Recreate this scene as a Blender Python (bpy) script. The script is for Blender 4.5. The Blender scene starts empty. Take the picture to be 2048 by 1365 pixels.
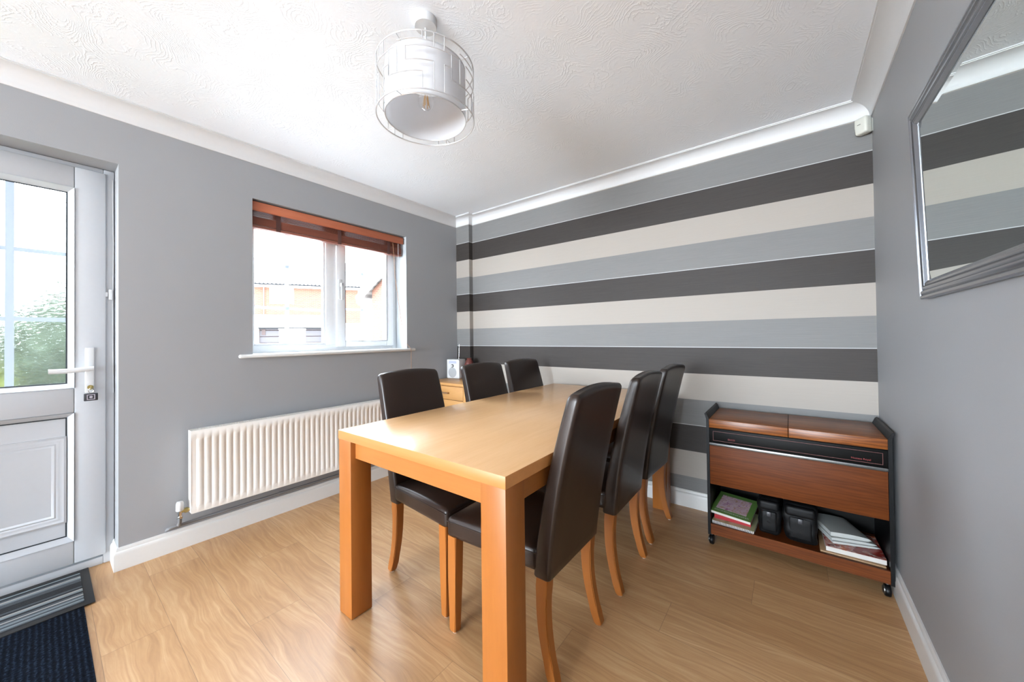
import bpy, bmesh, math, random
from mathutils import Vector, Matrix
random.seed(7)
PI = math.pi
SC = bpy.context.scene
COL = SC.collection

# ------------------------------------------------------------------ camera
F_PX, YAW, PITCH, ROLL = 722.43, 0.654186, 0.0112017, -0.0119593
CAM = Vector((2.756947, -2.701044, 1.173445))
def make_camera():
    f = Vector((-math.sin(YAW), math.cos(YAW), 0)); r = Vector((math.cos(YAW), math.sin(YAW), 0)); u = Vector((0, 0, 1))
    c, s = math.cos(PITCH), math.sin(PITCH)
    f, u = c*f + s*u, -s*f + c*u
    c, s = math.cos(ROLL), math.sin(ROLL)
    r, u = c*r + s*u, -s*r + c*u
    cd = bpy.data.cameras.new('camera'); co = bpy.data.objects.new('camera', cd); COL.objects.link(co)
    cd.sensor_fit = 'HORIZONTAL'; cd.sensor_width = 36.0; cd.lens = F_PX/2048*36.0
    cd.shift_y = -15.85/2048
    cd.clip_start = 0.02; cd.clip_end = 300
    m = Matrix((r, u, -f)).transposed().to_4x4(); m.translation = CAM
    co.matrix_world = m
    SC.camera = co
make_camera()

# ------------------------------------------------------------------ world, light, exposure
SKY = 12.0
w = bpy.data.worlds.new('sky'); SC.world = w; w.use_nodes = True
wn, wl = w.node_tree.nodes, w.node_tree.links
wn.clear()
bg = wn.new('ShaderNodeBackground'); bg.inputs['Color'].default_value = (0.80, 0.90, 1.0, 1); bg.inputs['Strength'].default_value = SKY
wo = wn.new('ShaderNodeOutputWorld'); wl.new(bg.outputs[0], wo.inputs[0])

def area(name, loc, rot, sx, sy, power, col=(1, 1, 1), portal=False):
    l = bpy.data.lights.new(name, 'AREA'); l.shape = 'RECTANGLE'; l.size = sx; l.size_y = sy
    l.energy = power; l.color = col
    if portal: l.cycles.is_portal = True
    o = bpy.data.objects.new(name, l); COL.objects.link(o); o.location = loc; o.rotation_euler = rot
    return o
area('window_daylight_portal', (-0.24, -1.27, 1.59), (0, -PI/2, 0), 1.0, 1.2, 1, portal=True)
area('door_daylight_portal', (-0.21, -2.94, 1.45), (0, -PI/2, 0), 1.05, 0.75, 1, portal=True)
# added fill light behind the camera, set in an unseen window opening
area('rear_fill_light', (1.45, -8.96, 1.18), (PI/2, 0, 0), 2.5, 2.0, 270, (0.81, 0.91, 1.0))
# sky light through an unseen opening added in the right wall
area('added_side_opening_portal', (3.34, -5.4, 1.45), (0, PI/2, 0), 1.1, 0.9, 1, portal=True)

SC.view_settings.view_transform = 'Standard'
SC.view_settings.look = 'None'
SC.view_settings.gamma = 1
SC.view_settings.use_curve_mapping = False
SC.view_settings.exposure = 1.12
SC.cycles.use_denoising = True
SC.cycles.max_bounces = 10
SC.cycles.diffuse_bounces = 6
SC.cycles.transmission_bounces = 8
SC.cycles.transparent_max_bounces = 12
SC.cycles.caustics_reflective = False
SC.cycles.sample_clamp_indirect = 8

# ------------------------------------------------------------------ room numbers
W = 3.127; H = 2.41; ZC = 2.328; YN = -9.0  # room extended far back to even out the fill light
S = 0.1767; Z1 = 2.1483
TW = 0.28

# ------------------------------------------------------------------ material helpers
def lin(c):
    return tuple(((x/255)/12.92 if x/255 <= 0.04045 else ((x/255+0.055)/1.055)**2.4) for x in c) + (1,)
class M:
    def __init__(s, name):
        s.m = bpy.data.materials.new(name); s.m.use_nodes = True
        s.n = s.m.node_tree.nodes; s.l = s.m.node_tree.links
        s.b = s.n['Principled BSDF']
    def new(s, t, **kw):
        nd = s.n.new(t)
        for k, v in kw.items():
            if k.startswith('i_'): nd.inputs[k[2:].replace('_', ' ')].default_value = v
            else: setattr(nd, k, v)
        return nd
    def math(s, op, a, b=None, c=None):
        nd = s.n.new('ShaderNodeMath'); nd.operation = op
        for i, v in enumerate((a, b, c)):
            if v is None: continue
            if isinstance(v, (int, float)): nd.inputs[i].default_value = v
            else: s.l.new(v, nd.inputs[i])
        return nd.outputs[0]
    def ramp(s, fac, stops, interp='LINEAR'):
        nd = s.n.new('ShaderNodeValToRGB'); nd.color_ramp.interpolation = interp
        e = nd.color_ramp.elements
        while len(e) < len(stops): e.new(0.5)
        for k, (p, c) in enumerate(stops):
            e[k].position = p; e[k].color = c
        s.l.new(fac, nd.inputs[0]); return nd.outputs[0]
    def mix(s, fac, a, b, typ='MIX'):
        nd = s.n.new('ShaderNodeMix'); nd.data_type = 'RGBA'; nd.blend_type = typ
        for k, v in ((0, fac), (6, a), (7, b)):
            if isinstance(v, (int, float, tuple)): nd.inputs[k].default_value = v
            else: s.l.new(v, nd.inputs[k])
        return nd.outputs[2]
    def bump(s, h, strength, dist):
        nd = s.n.new('ShaderNodeBump'); nd.inputs['Strength'].default_value = strength; nd.inputs['Distance'].default_value = dist
        s.l.new(h, nd.inputs['Height']); s.l.new(nd.outputs[0], s.b.inputs['Normal'])
    def col(s, c):
        if isinstance(c, tuple): s.b.inputs['Base Color'].default_value = c
        else: s.l.new(c, s.b.inputs['Base Color'])
    def set(s, **kw):
        for k, v in kw.items(): s.b.inputs[k.replace('_', ' ')].default_value = v
        return s
    def pos(s, kind='Object'):
        if kind == 'World': return s.n.new('ShaderNodeNewGeometry').outputs['Position']
        return s.n.new('ShaderNodeTexCoord').outputs[kind]
    def mapping(s, v, scale=(1, 1, 1), rot=(0, 0, 0), loc=(0, 0, 0)):
        nd = s.n.new('ShaderNodeMapping'); s.l.new(v, nd.inputs[0])
        nd.inputs['Scale'].default_value = scale; nd.inputs['Rotation'].default_value = rot; nd.inputs['Location'].default_value = loc
        return nd.outputs[0]
    def noise(s, v, scale, detail=4, rough=0.5, dist=0.0, out=0):
        nd = s.n.new('ShaderNodeTexNoise'); s.l.new(v, nd.inputs['Vector'])
        nd.inputs['Scale'].default_value = scale; nd.inputs['Detail'].default_value = detail
        nd.inputs['Roughness'].default_value = rough; nd.inputs['Distortion'].default_value = dist
        return nd.outputs[out]

def plain(name, c, rough=0.5, metal=0.0, spec=0.5, nstr=0.0, nscale=60, coat=0.0):
    k = M(name); c = lin(c) if max(c[:3]) > 1.01 else tuple(c[:3]) + (1,)
    k.set(Roughness=rough, Metallic=metal, Specular_IOR_Level=spec, Coat_Weight=coat)
    n = k.noise(k.pos(), nscale, 3)
    a = tuple(x*0.96 for x in c[:3]) + (1,)
    k.col(k.mix(n, a, c))
    if nstr: k.bump(n, nstr, 0.002)
    return k.m

def wood(name, dark, light, scale=1.0, axis='X', rough=0.35, contrast=1.0, ring=0.0, stretch=12, coat=0.0, bumpy=0.05, nscale=9, spec=0.5):
    k = M(name); v = k.pos()
    sc = [stretch, stretch, stretch]; sc['XYZ'.index(axis)] = 1.0
    mv = k.mapping(v, tuple(x*scale for x in sc))
    n1 = k.noise(mv, nscale*0.35, 6, 0.6, 0.4)
    n2 = k.noise(k.mapping(v, tuple(x*scale*3 for x in sc)), nscale*0.8, 4, 0.6)
    f = k.math('ADD', k.math('MULTIPLY', n1, 0.7), k.math('MULTIPLY', n2, 0.3))
    if ring:
        wv = k.new('ShaderNodeTexWave', wave_type='BANDS', bands_direction='Z' if axis != 'Z' else 'X')
        k.l.new(k.mapping(v, (1, 1, 1) if axis == 'Z' else (0.6, 4, 4)), wv.inputs[0]); wv.inputs['Scale'].default_value = 6*scale
        wv.inputs['Distortion'].default_value = 9; wv.inputs['Detail'].default_value = 3; wv.inputs['Detail Scale'].default_value = 1.4
        f = k.math('ADD', k.math('MULTIPLY', f, 1-ring), k.math('MULTIPLY', wv.outputs['Fac'], ring))
    lo, hi = 0.5-0.22/contrast, 0.5+0.22/contrast
    k.col(k.ramp(f, [(lo, lin(dark)), (hi, lin(light))]))
    k.set(Roughness=rough, Coat_Weight=coat, Coat_Roughness=0.1, Specular_IOR_Level=spec)
    if bumpy: k.bump(f, bumpy, 0.001)
    return k.m

# ------------------------------------------------------------------ materials
def mat_wall():
    k = M('grey_wall_paint'); v = k.pos('World')
    n = k.noise(v, 2.2, 3); n2 = k.noise(v, 240, 2)
    k.col(k.mix(n, lin((151, 152, 154)), lin((156, 157, 159))))
    k.set(Roughness=0.55, Specular_IOR_Level=0.35); k.bump(n2, 0.12, 0.002)
    return k.m
def mat_stripes():
    k = M('striped_wallpaper'); v = k.pos('World')
    sep = k.new('ShaderNodeSeparateXYZ'); k.l.new(v, sep.inputs[0]); z = sep.outputs[2]
    t = k.math('DIVIDE', k.math('SUBTRACT', Z1 + 3*S, z), 3*S)          # 0 at Z1+3S, downwards
    t = k.math('FRACT', t)                                              # order below Z1: dark, white, light
    streak = k.noise(k.mapping(v, (3, 3, 260)), 1.0, 5, 0.7)
    streak2 = k.noise(k.mapping(v, (14, 14, 700)), 1.0, 3, 0.7)
    st = k.math('ADD', k.math('MULTIPLY', streak, 0.6), k.math('MULTIPLY', streak2, 0.4))
    dark = k.ramp(st, [(0.3, lin((46, 42, 40))), (0.7, lin((65, 60, 57)))])
    light = k.ramp(st, [(0.3, lin((112, 112, 111))), (0.7, lin((128, 127, 126)))])
    white = k.ramp(st, [(0.3, lin((158, 151, 143))), (0.7, lin((164, 157, 149)))])
    a = k.math('LESS_THAN', t, 1/3); b = k.math('GREATER_THAN', t, 2/3)
    c = k.mix(a, white, dark); c = k.mix(b, c, light)
    edge = k.math('GREATER_THAN', t, 1 - 0.0045/(3*S))
    c = k.mix(edge, c, lin((184, 184, 184)))
    k.col(c); k.set(Roughness=0.55, Specular_IOR_Level=0.25); k.bump(st, 0.08, 0.002)
    return k.m
def mat_ceiling():
    k = M('textured_ceiling_paint'); v = k.pos('World')
    ms = k.new('ShaderNodeTexWave', wave_type='RINGS', rings_direction='SPHERICAL')
    big = k.noise(v, 2.6, 2, 0.5, 0.0, 1)
    mv = k.new('ShaderNodeVectorMath', operation='ADD'); k.l.new(v, mv.inputs[0])
    sc = k.new('ShaderNodeVectorMath', operation='SCALE'); k.l.new(big, sc.inputs[0]); sc.inputs['Scale'].default_value = 1.6
    k.l.new(sc.outputs[0], mv.inputs[1]); k.l.new(mv.outputs[0], ms.inputs[0])
    ms.inputs['Scale'].default_value = 11; ms.inputs['Distortion'].default_value = 5; ms.inputs['Detail'].default_value = 3; ms.inputs['Detail Scale'].default_value = 3
    mask = k.ramp(k.noise(v, 6.5, 4, 0.6), [(0.40, (0, 0, 0, 1)), (0.66, (1, 1, 1, 1))])
    h = k.math('MULTIPLY', k.math('POWER', ms.outputs['Fac'], 5.0), mask)
    h = k.math('ADD', h, k.math('MULTIPLY', k.noise(v, 60, 3), 0.25))
    k.col(lin((241, 246, 252))); k.set(Roughness=0.5, Specular_IOR_Level=0.4)
    k.bump(h, 0.26, 0.004)
    return k.m
def mat_floor():
    k = M('oak_laminate_floor'); v = k.pos('World')
    sep = k.new('ShaderNodeSeparateXYZ'); k.l.new(v, sep.inputs[0]); x, y = sep.outputs[0], sep.outputs[1]
    PW, PL = 0.1935, 1.29
    r = k.math('DIVIDE', k.math('ADD', y, 1.79), PW); row = k.math('FLOOR', r); rf = k.math('SUBTRACT', r, row)
    off = k.math('FRACT', k.math('ADD', k.math('MULTIPLY', row, 0.3917), 0.02))
    c = k.math('ADD', k.math('DIVIDE', x, PL), off); colm = k.math('FLOOR', c); cf = k.math('SUBTRACT', c, colm)
    wn_ = k.new('ShaderNodeTexWhiteNoise', noise_dimensions='2D')
    cb = k.new('ShaderNodeCombineXYZ'); k.l.new(row, cb.inputs[0]); k.l.new(colm, cb.inputs[1]); k.l.new(cb.outputs[0], wn_.inputs['Vector'])
    rnd = wn_.outputs['Value']
    gx = k.math('ADD', k.math('MULTIPLY', x, 1.0), k.math('MULTIPLY', rnd, 37.0))
    gy = k.math('ADD', y, k.math('MULTIPLY', rnd, 11.0))
    g = k.new('ShaderNodeCombineXYZ'); k.l.new(gx, g.inputs[0]); k.l.new(gy, g.inputs[1]); k.l.new(rnd, g.inputs[2])
    gv = g.outputs[0]
    wp = k.noise(k.mapping(gv, (1.0, 3.0, 1)), 2.4, 2, 0.5, 0.0, 1)
    sv = k.new('ShaderNodeVectorMath', operation='SCALE'); k.l.new(wp, sv.inputs[0]); sv.inputs['Scale'].default_value = 0.11
    av = k.new('ShaderNodeVectorMath', operation='ADD'); k.l.new(gv, av.inputs[0]); k.l.new(sv.outputs[0], av.inputs[1])
    n1 = k.noise(k.mapping(gv, (1.0, 5.0, 1)), 2.2, 5, 0.6, 0.6)
    n2 = k.noise(k.mapping(av.outputs[0], (2.2, 55, 1)), 2.0, 5, 0.65, 0.2)
    n3 = k.noise(k.mapping(av.outputs[0], (0.9, 34, 1)), 2.0, 4, 0.6, 0.6)
    f = k.math('ADD', k.math('MULTIPLY', n1, 0.34), k.math('ADD', k.math('MULTIPLY', n2, 0.30), k.math('MULTIPLY', n3, 0.36)))
    base = k.ramp(f, [(0.30, lin((156, 116, 76))), (0.5, lin((190, 152, 109))), (0.68, lin((215, 184, 144)))])
    tint = k.mix(rnd, lin((236, 226, 214)), lin((255, 250, 244)))
    base = k.mix(1.0, base, tint, 'MULTIPLY')
    vor = k.new('ShaderNodeTexVoronoi', feature='F1'); k.l.new(k.mapping(g.outputs[0], (1.6, 5.0, 1)), vor.inputs['Vector']); vor.inputs['Scale'].default_value = 1.3
    knot = k.ramp(vor.outputs['Distance'], [(0.015, (1, 1, 1, 1)), (0.065, (0, 0, 0, 1))])
    base = k.mix(k.math('MULTIPLY', knot, 0.6), base, lin((96, 62, 38)))
    ey = k.math('MINIMUM', rf, k.math('SUBTRACT', 1.0, rf)); ex = k.math('MINIMUM', cf, k.math('SUBTRACT', 1.0, cf))
    gy_ = k.math('LESS_THAN', ey, 0.0009/PW); gx_ = k.math('LESS_THAN', ex, 0.0009/PL)
    gap = k.math('MAXIMUM', gy_, gx_)
    k.col(k.mix(k.math('MULTIPLY', gap, 0.5), base, lin((84, 58, 38))))
    rr = k.math('ADD', 0.32, k.math('MULTIPLY', n2, 0.16))
    k.l.new(rr, k.b.inputs['Roughness']); k.set(Specular_IOR_Level=0.75)
    k.bump(k.math('ADD', k.math('MULTIPLY', f, 0.25), k.math('MULTIPLY', gap, -0.6)), 0.12, 0.002)
    return k.m
def mat_leather():
    k = M('dark_brown_leather'); v = k.pos()
    vo = k.new('ShaderNodeTexVoronoi', feature='DISTANCE_TO_EDGE'); k.l.new(v, vo.inputs['Vector']); vo.inputs['Scale'].default_value = 260
    n = k.noise(v, 7, 3); h = k.math('ADD', k.math('MULTIPLY', vo.outputs['Distance'], 0.5), k.math('MULTIPLY', k.noise(v, 22, 3), 0.9))
    k.col(k.mix(n, lin((36, 26, 21)), lin((45, 33, 27)))); k.set(Roughness=0.33, Specular_IOR_Level=0.45)
    k.bump(h, 0.16, 0.002)
    return k.m
def mat_glass(name, tint=(1, 1, 1), thin=False):
    k = M(name); k.n.remove(k.b)
    t = k.new('ShaderNodeBsdfTransparent'); t.inputs[0].default_value = tint + (1,)
    g = k.new('ShaderNodeBsdfGlossy'); g.inputs['Roughness'].default_value = 0.01
    fr = k.new('ShaderNodeFresnel'); fr.inputs['IOR'].default_value = 1.45
    if thin:
        fr = k.new('ShaderNodeLayerWeight'); fr.inputs[0].default_value = 0.22
    mx = k.new('ShaderNodeMixShader'); ge = k.new('ShaderNodeNewGeometry'); k.l.new(k.math('MULTIPLY', fr.outputs['Facing' if thin else 0], k.math('SUBTRACT', 1.0, ge.outputs['Backfacing'])), mx.inputs[0]); k.l.new(t.outputs[0], mx.inputs[1]); k.l.new(g.outputs[0], mx.inputs[2])
    k.l.new(mx.outputs[0], k.n['Material Output'].inputs[0])
    return k.m
def mat_obscure():
    k = M('obscure_patterned_glass'); k.n.remove(k.b); v = k.pos('World')
    rf = k.new('ShaderNodeBsdfRefraction'); rf.inputs['IOR'].default_value = 1.2; rf.inputs['Roughness'].default_value = 0.03
    gl = k.new('ShaderNodeBsdfGlossy'); gl.inputs['Roughness'].default_value = 0.12
    t = k.new('ShaderNodeBsdfTransparent')
    n = k.noise(k.mapping(v, (1, 55, 110)), 1.0, 3, 0.6, 0.8)
    bp = k.new('ShaderNodeBump'); bp.inputs['Strength'].default_value = 1.0; bp.inputs['Distance'].default_value = 0.004; k.l.new(n, bp.inputs['Height'])
    for q in (rf, gl): k.l.new(bp.outputs[0], q.inputs['Normal'])
    m1 = k.new('ShaderNodeMixShader'); m1.inputs[0].default_value = 0.25; k.l.new(rf.outputs[0], m1.inputs[1]); k.l.new(t.outputs[0], m1.inputs[2])
    m2 = k.new('ShaderNodeMixShader'); m2.inputs[0].default_value = 0.07; k.l.new(m1.outputs[0], m2.inputs[1]); k.l.new(gl.outputs[0], m2.inputs[2])
    k.l.new(m2.outputs[0], k.n['Material Output'].inputs[0])
    return k.m
def mat_translucent(name, c, amt=0.5):
    k = M(name); k.col(lin(c)); k.set(Roughness=0.8)
    t = k.new('ShaderNodeBsdfTranslucent'); t.inputs[0].default_value = lin(c)
    mx = k.new('ShaderNodeMixShader'); mx.inputs[0].default_value = amt
    n = k.noise(k.mapping(k.pos(), (8, 8, 160)), 3, 3, 0.6); k.bump(n, 0.1, 0.002)
    k.l.new(k.b.outputs[0], mx.inputs[1]); k.l.new(t.outputs[0], mx.inputs[2]); k.l.new(mx.outputs[0], k.n['Material Output'].inputs[0])
    return k.m

MW = mat_wall(); MST = mat_stripes(); MCE = mat_ceiling(); MFL = mat_floor(); MLE = mat_leather()
MTRIM = plain('white_gloss_trim', (216, 216, 214), 0.32)
MCOVE = plain('white_coving_paint', (212, 213, 214), 0.6)
MPVC = plain('white_upvc', (188, 191, 195), 0.28)
MPVCW = plain('bloom_pale_upvc', (238, 241, 244), 0.3)  # paler than the door plastic: bloom around the panes put in the colour
MREV = plain('pale_reveal', (178, 183, 186), 0.55)
MBARS = mat_translucent('white_glazing_bar', (228, 234, 240), 0.38)
MGASK = plain('dark_glazing_gasket', (44, 50, 54), 0.6)
MGLASS = mat_glass('clear_window_glass'); MOBS = mat_obscure()
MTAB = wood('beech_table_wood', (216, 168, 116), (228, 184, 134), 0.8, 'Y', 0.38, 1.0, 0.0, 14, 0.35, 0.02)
MTEDGE = wood('beech_table_lipping', (176, 116, 62), (188, 130, 74), 0.8, 'X', 0.4, 1.0, 0.0, 14, 0.0, 0.02)  # lipping also toned down against the strong frontal light
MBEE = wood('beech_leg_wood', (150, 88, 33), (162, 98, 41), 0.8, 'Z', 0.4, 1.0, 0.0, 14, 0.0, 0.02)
MSIDE = wood('pale_oak_sideboard_wood', (170, 122, 70), (190, 146, 92), 0.8, 'X', 0.4, 1.0, 0.0, 14)
MTEAK = wood('teak_effect_wood', (72, 33, 12), (104, 54, 20), 0.9, 'X', 0.5, 1.0, 0.12, 16, 0.0, 0.02, spec=0.15)
MTEAK2 = wood('teak_effect_lid_edge', (92, 46, 14), (140, 80, 30), 0.9, 'X', 0.36, 1.0, 0.28, 9, 0.0, 0.02, spec=0.4)
MBLK = plain('black_trolley_metal', (7, 7, 8), 0.42, 0.0, 0.15)
MBLKM = plain('black_control_panel', (9, 8, 7), 0.5, 0.0, 0.12)
MALU = plain('brushed_aluminium', (112, 112, 110), 0.4, 1.0)
MCHR = plain('chrome', (225, 225, 225), 0.12, 1.0)
MSIL = plain('silver_mirror_frame', (158, 160, 166), 0.27, 1.0)
MMIR = plain('mirror_silvering', (226, 234, 232), 0.0, 1.0)
MRAD = plain('cream_radiator_enamel', (236, 232, 226), 0.35)
MPIPE = plain('grey_painted_pipe', (120, 120, 122), 0.45)
MBRASS = plain('brass_valve', (196, 180, 120), 0.3, 0.9)
MBLI = wood('mahogany_blind_slat', (120, 66, 52), (146, 88, 70), 1.0, 'Y', 0.45, 1.0, 0.0, 12)
MBLV = wood('mahogany_blind_valance', (168, 92, 62), (186, 108, 76), 1.0, 'Y', 0.4, 1.0, 0.0, 12)
MTAPE = plain('brown_ladder_tape', (84, 52, 46), 0.8)
MCORD = plain('tan_cord', (176, 132, 100), 0.8)
MWHITE = plain('white_plastic', (206, 207, 208), 0.35)
MPIR = plain('ivory_sensor_plastic', (206, 207, 198), 0.4)
MGRILL = plain('grey_speaker_grille', (158, 160, 162), 0.6)
MLCD = plain('blue_grey_display', (176, 182, 214), 0.2)
MDARK = plain('dark_grey_plastic', (48, 48, 52), 0.4)
MSHADE = mat_translucent('white_fabric_shade', (232, 232, 234), 0.45)
MWIRE = plain('brushed_steel_wire', (214, 214, 216), 0.3, 0.55)
MFIL = plain('amber_filament', (214, 176, 120), 0.4)
MRED = plain('glossy_red_cover', (150, 14, 28), 0.3)
MRED2 = plain('red_label', (130, 34, 34), 0.5)
MPAPER = plain('white_paper', (190, 187, 183), 0.8)
MNEWS = plain('newsprint', (176, 179, 176), 0.85)
MBOARD = wood('chopping_board_wood', (140, 110, 78), (156, 126, 92), 1, 'X', 0.6)
MBAG = plain('black_nylon_bag', (9, 9, 10), 0.55, 0.0, 0.2, nstr=0.5, nscale=35)
MFELT = plain('white_felt_pad', (225, 222, 215), 0.9)
MVASE = plain('dark_red_brown_glaze', (92, 44, 38), 0.35)

# ------------------------------------------------------------------ mesh helpers
def mesh_obj(name, bm, mat, parent=None, smooth=False, loc=None, recalc=True):
    if recalc: bmesh.ops.recalc_face_normals(bm, faces=bm.faces[:])
    me = bpy.data.meshes.new(name); bm.to_mesh(me); bm.free()
    for m in (mat if isinstance(mat, (list, tuple)) else [mat]): me.materials.append(m)
    if smooth:
        me.polygons.foreach_set('use_smooth', [True]*len(me.polygons))
        try: me.set_sharp_from_angle(angle=math.radians(38))
        except Exception: pass
    o = bpy.data.objects.new(name, me); COL.objects.link(o)
    if parent: o.parent = parent
    if loc is not None: o.location = loc
    return o
def bm_box(bm, x0, x1, y0, y1, z0, z1, bev=0.0, seg=2, mi=0):
    vs = [bm.verts.new((x, y, z)) for x in (x0, x1) for y in (y0, y1) for z in (z0, z1)]
    F = [(0, 1, 3, 2), (4, 6, 7, 5), (0, 4, 5, 1), (2, 3, 7, 6), (0, 2, 6, 4), (1, 5, 7, 3)]
    fs = [bm.faces.new([vs[i] for i in f]) for f in F]
    for f in fs: f.material_index = mi
    if bev > 0:
        es = list({e for f in fs for e in f.edges})
        r = bmesh.ops.bevel(bm, geom=es, offset=bev, segments=seg, affect='EDGES', profile=0.5, clamp_overlap=True)
        for f in r['faces']: f.material_index = mi
    return vs
def box(name, x0, x1, y0, y1, z0, z1, mat, parent=None, bev=0.0, seg=2, smooth=None):
    bm = bmesh.new(); bm_box(bm, x0, x1, y0, y1, z0, z1, bev, seg)
    return mesh_obj(name, bm, mat, parent, smooth=(bev > 0) if smooth is None else smooth)
def bm_rbox(bm, c, size, r, fn=None, rs=3, m=8, p=2.0):
    """rounded box with interior points, fn deforms them"""
    ax = []
    for k in range(3):
        h = size[k]/2; rr = min(r, h*0.99)
        a = [-h + rr*(1-math.cos(i/rs*PI/2))/1.0 for i in range(rs)]
        inn = [-(h-rr) + 2*(h-rr)*i/m for i in range(m+1)]
        b = [-t for t in reversed(a)]
        ax.append(a + inn + b)
    verts = {}
    def V(i, j, k):
        if (i, j, k) in verts: return verts[(i, j, k)]
        P = [ax[0][i], ax[1][j], ax[2][k]]; inner = []
        for q in range(3):
            h = size[q]/2; rr = min(r, h*0.99); inner.append(max(-(h-rr), min(h-rr, P[q])))
        d = Vector([P[q]-inner[q] for q in range(3)])
        if d.length > 1e-9: d = d.normalized()*min(r, min(size)/2*0.99)
        v = Vector(inner) + d
        v = Vector((v.x+c[0], v.y+c[1], v.z+c[2]))
        if fn: v = fn(v)
        verts[(i, j, k)] = bm.verts.new(v); return verts[(i, j, k)]
    n = [len(a)-1 for a in ax]
    for (a, b, cc) in ((0, 1, 2), (1, 2, 0), (0, 2, 1)):
        for side in (0, n[cc]):
            for i in range(n[a]):
                for j in range(n[b]):
                    idx = []
                    for (di, dj) in ((0, 0), (1, 0), (1, 1), (0, 1)):
                        t = [0, 0, 0]; t[a] = i+di; t[b] = j+dj; t[cc] = side
                        idx.append(V(*t))
                    try: bm.faces.new(idx)
                    except ValueError: pass
def bm_loft(bm, sections, cap=True, closed=True):
    rings = [[bm.verts.new(p) for p in s] for s in sections]
    n = len(rings[0])
    for a, b in zip(rings, rings[1:]):
        for i in range(n if closed else n-1):
            bm.faces.new((a[i], a[(i+1) % n], b[(i+1) % n], b[i]))
    if cap:
        bm.faces.new(list(reversed(rings[0]))); bm.faces.new(rings[-1])
def bm_cyl(bm, p0, p1, r0, r1=None, n=16, cap=True):
    p0, p1 = Vector(p0), Vector(p1); r1 = r0 if r1 is None else r1
    d = (p1-p0).normalized(); a = d.orthogonal().normalized(); b = d.cross(a)
    bm_loft(bm, [[p + (a*math.cos(2*PI*i/n) + b*math.sin(2*PI*i/n))*r for i in range(n)] for p, r in ((p0, r0), (p1, r1))], cap)
def bm_tube(bm, pts, r, n=8, closed=False):
    pts = [Vector(p) for p in pts]; N = len(pts); secs = []
    up = None
    for i in range(N):
        if closed: d = (pts[(i+1) % N]-pts[i-1])
        else: d = (pts[min(i+1, N-1)]-pts[max(i-1, 0)])
        d.normalize()
        if up is None or abs(up.dot(d)) > 0.99: up = d.orthogonal().normalized()
        a = (up - d*up.dot(d)).normalized(); up = a; b = d.cross(a)
        secs.append([pts[i] + (a*math.cos(2*PI*k/n) + b*math.sin(2*PI*k/n))*r for k in range(n)])
    if closed: secs.append(secs[0]); bm_loft(bm, secs, cap=False); bmesh.ops.remove_doubles(bm, verts=bm.verts[:], dist=1e-6)
    else: bm_loft(bm, secs)
def bm_lathe(bm, prof, c=(0, 0, 0), n=32, axis='Z', cap=True):
    secs = []
    for r, h in prof:
        s = []
        for i in range(n):
            a = 2*PI*i/n; x, y = r*math.cos(a), r*math.sin(a)
            q = (x, y, h) if axis == 'Z' else ((h, x, y) if axis == 'X' else (x, h, y))
            s.append((c[0]+q[0], c[1]+q[1], c[2]+q[2]))
        secs.append(s)
    bm_loft(bm, secs, cap)
def sweep(name, path, prof, segs, mat, kind_parent=None, right=True):
    """mitred horizontal sweep; prof = [(offset from wall, z)] closed polygon; segs = (first, last) path indices"""
    P = [Vector((p[0], p[1], 0)) for p in path]
    def nrm(i): d = (P[i+1]-P[i]).normalized(); return Vector((d.y, -d.x, 0))
    def off(i, d):
        if i == 0: return P[i] + nrm(0)*d
        if i == len(P)-1: return P[i] + nrm(i-1)*d
        n1, n2 = nrm(i-1), nrm(i); b = (n1+n2); return P[i] + b*(d/(1+n1.dot(n2)))
    bm = bmesh.new(); a, b = segs
    bm_loft(bm, [[(off(i, d).x, off(i, d).y, z) for d, z in prof] for i in range(a, b+1)])
    return mesh_obj(name, bm, mat, None, smooth=True)
def empty(name, loc=(0, 0, 0), rz=0.0):
    o = bpy.data.objects.new(name, None); COL.objects.link(o); o.location = loc; o.rotation_euler = (0, 0, rz); o.empty_display_size = 0.1
    return o
def tag(o, label, cat, group=None):
    o['label'] = label; o['category'] = cat
    if group: o['group'] = group
    return o
def structure(o, label=None):
    o['kind'] = 'structure'
    if label: o['label'] = label
    return o
def copy_tree(o, parent=None):
    c = o.copy(); COL.objects.link(c)
    if parent: c.parent = parent
    for ch in list(o.children): copy_tree(ch, c)
    return c

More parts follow.
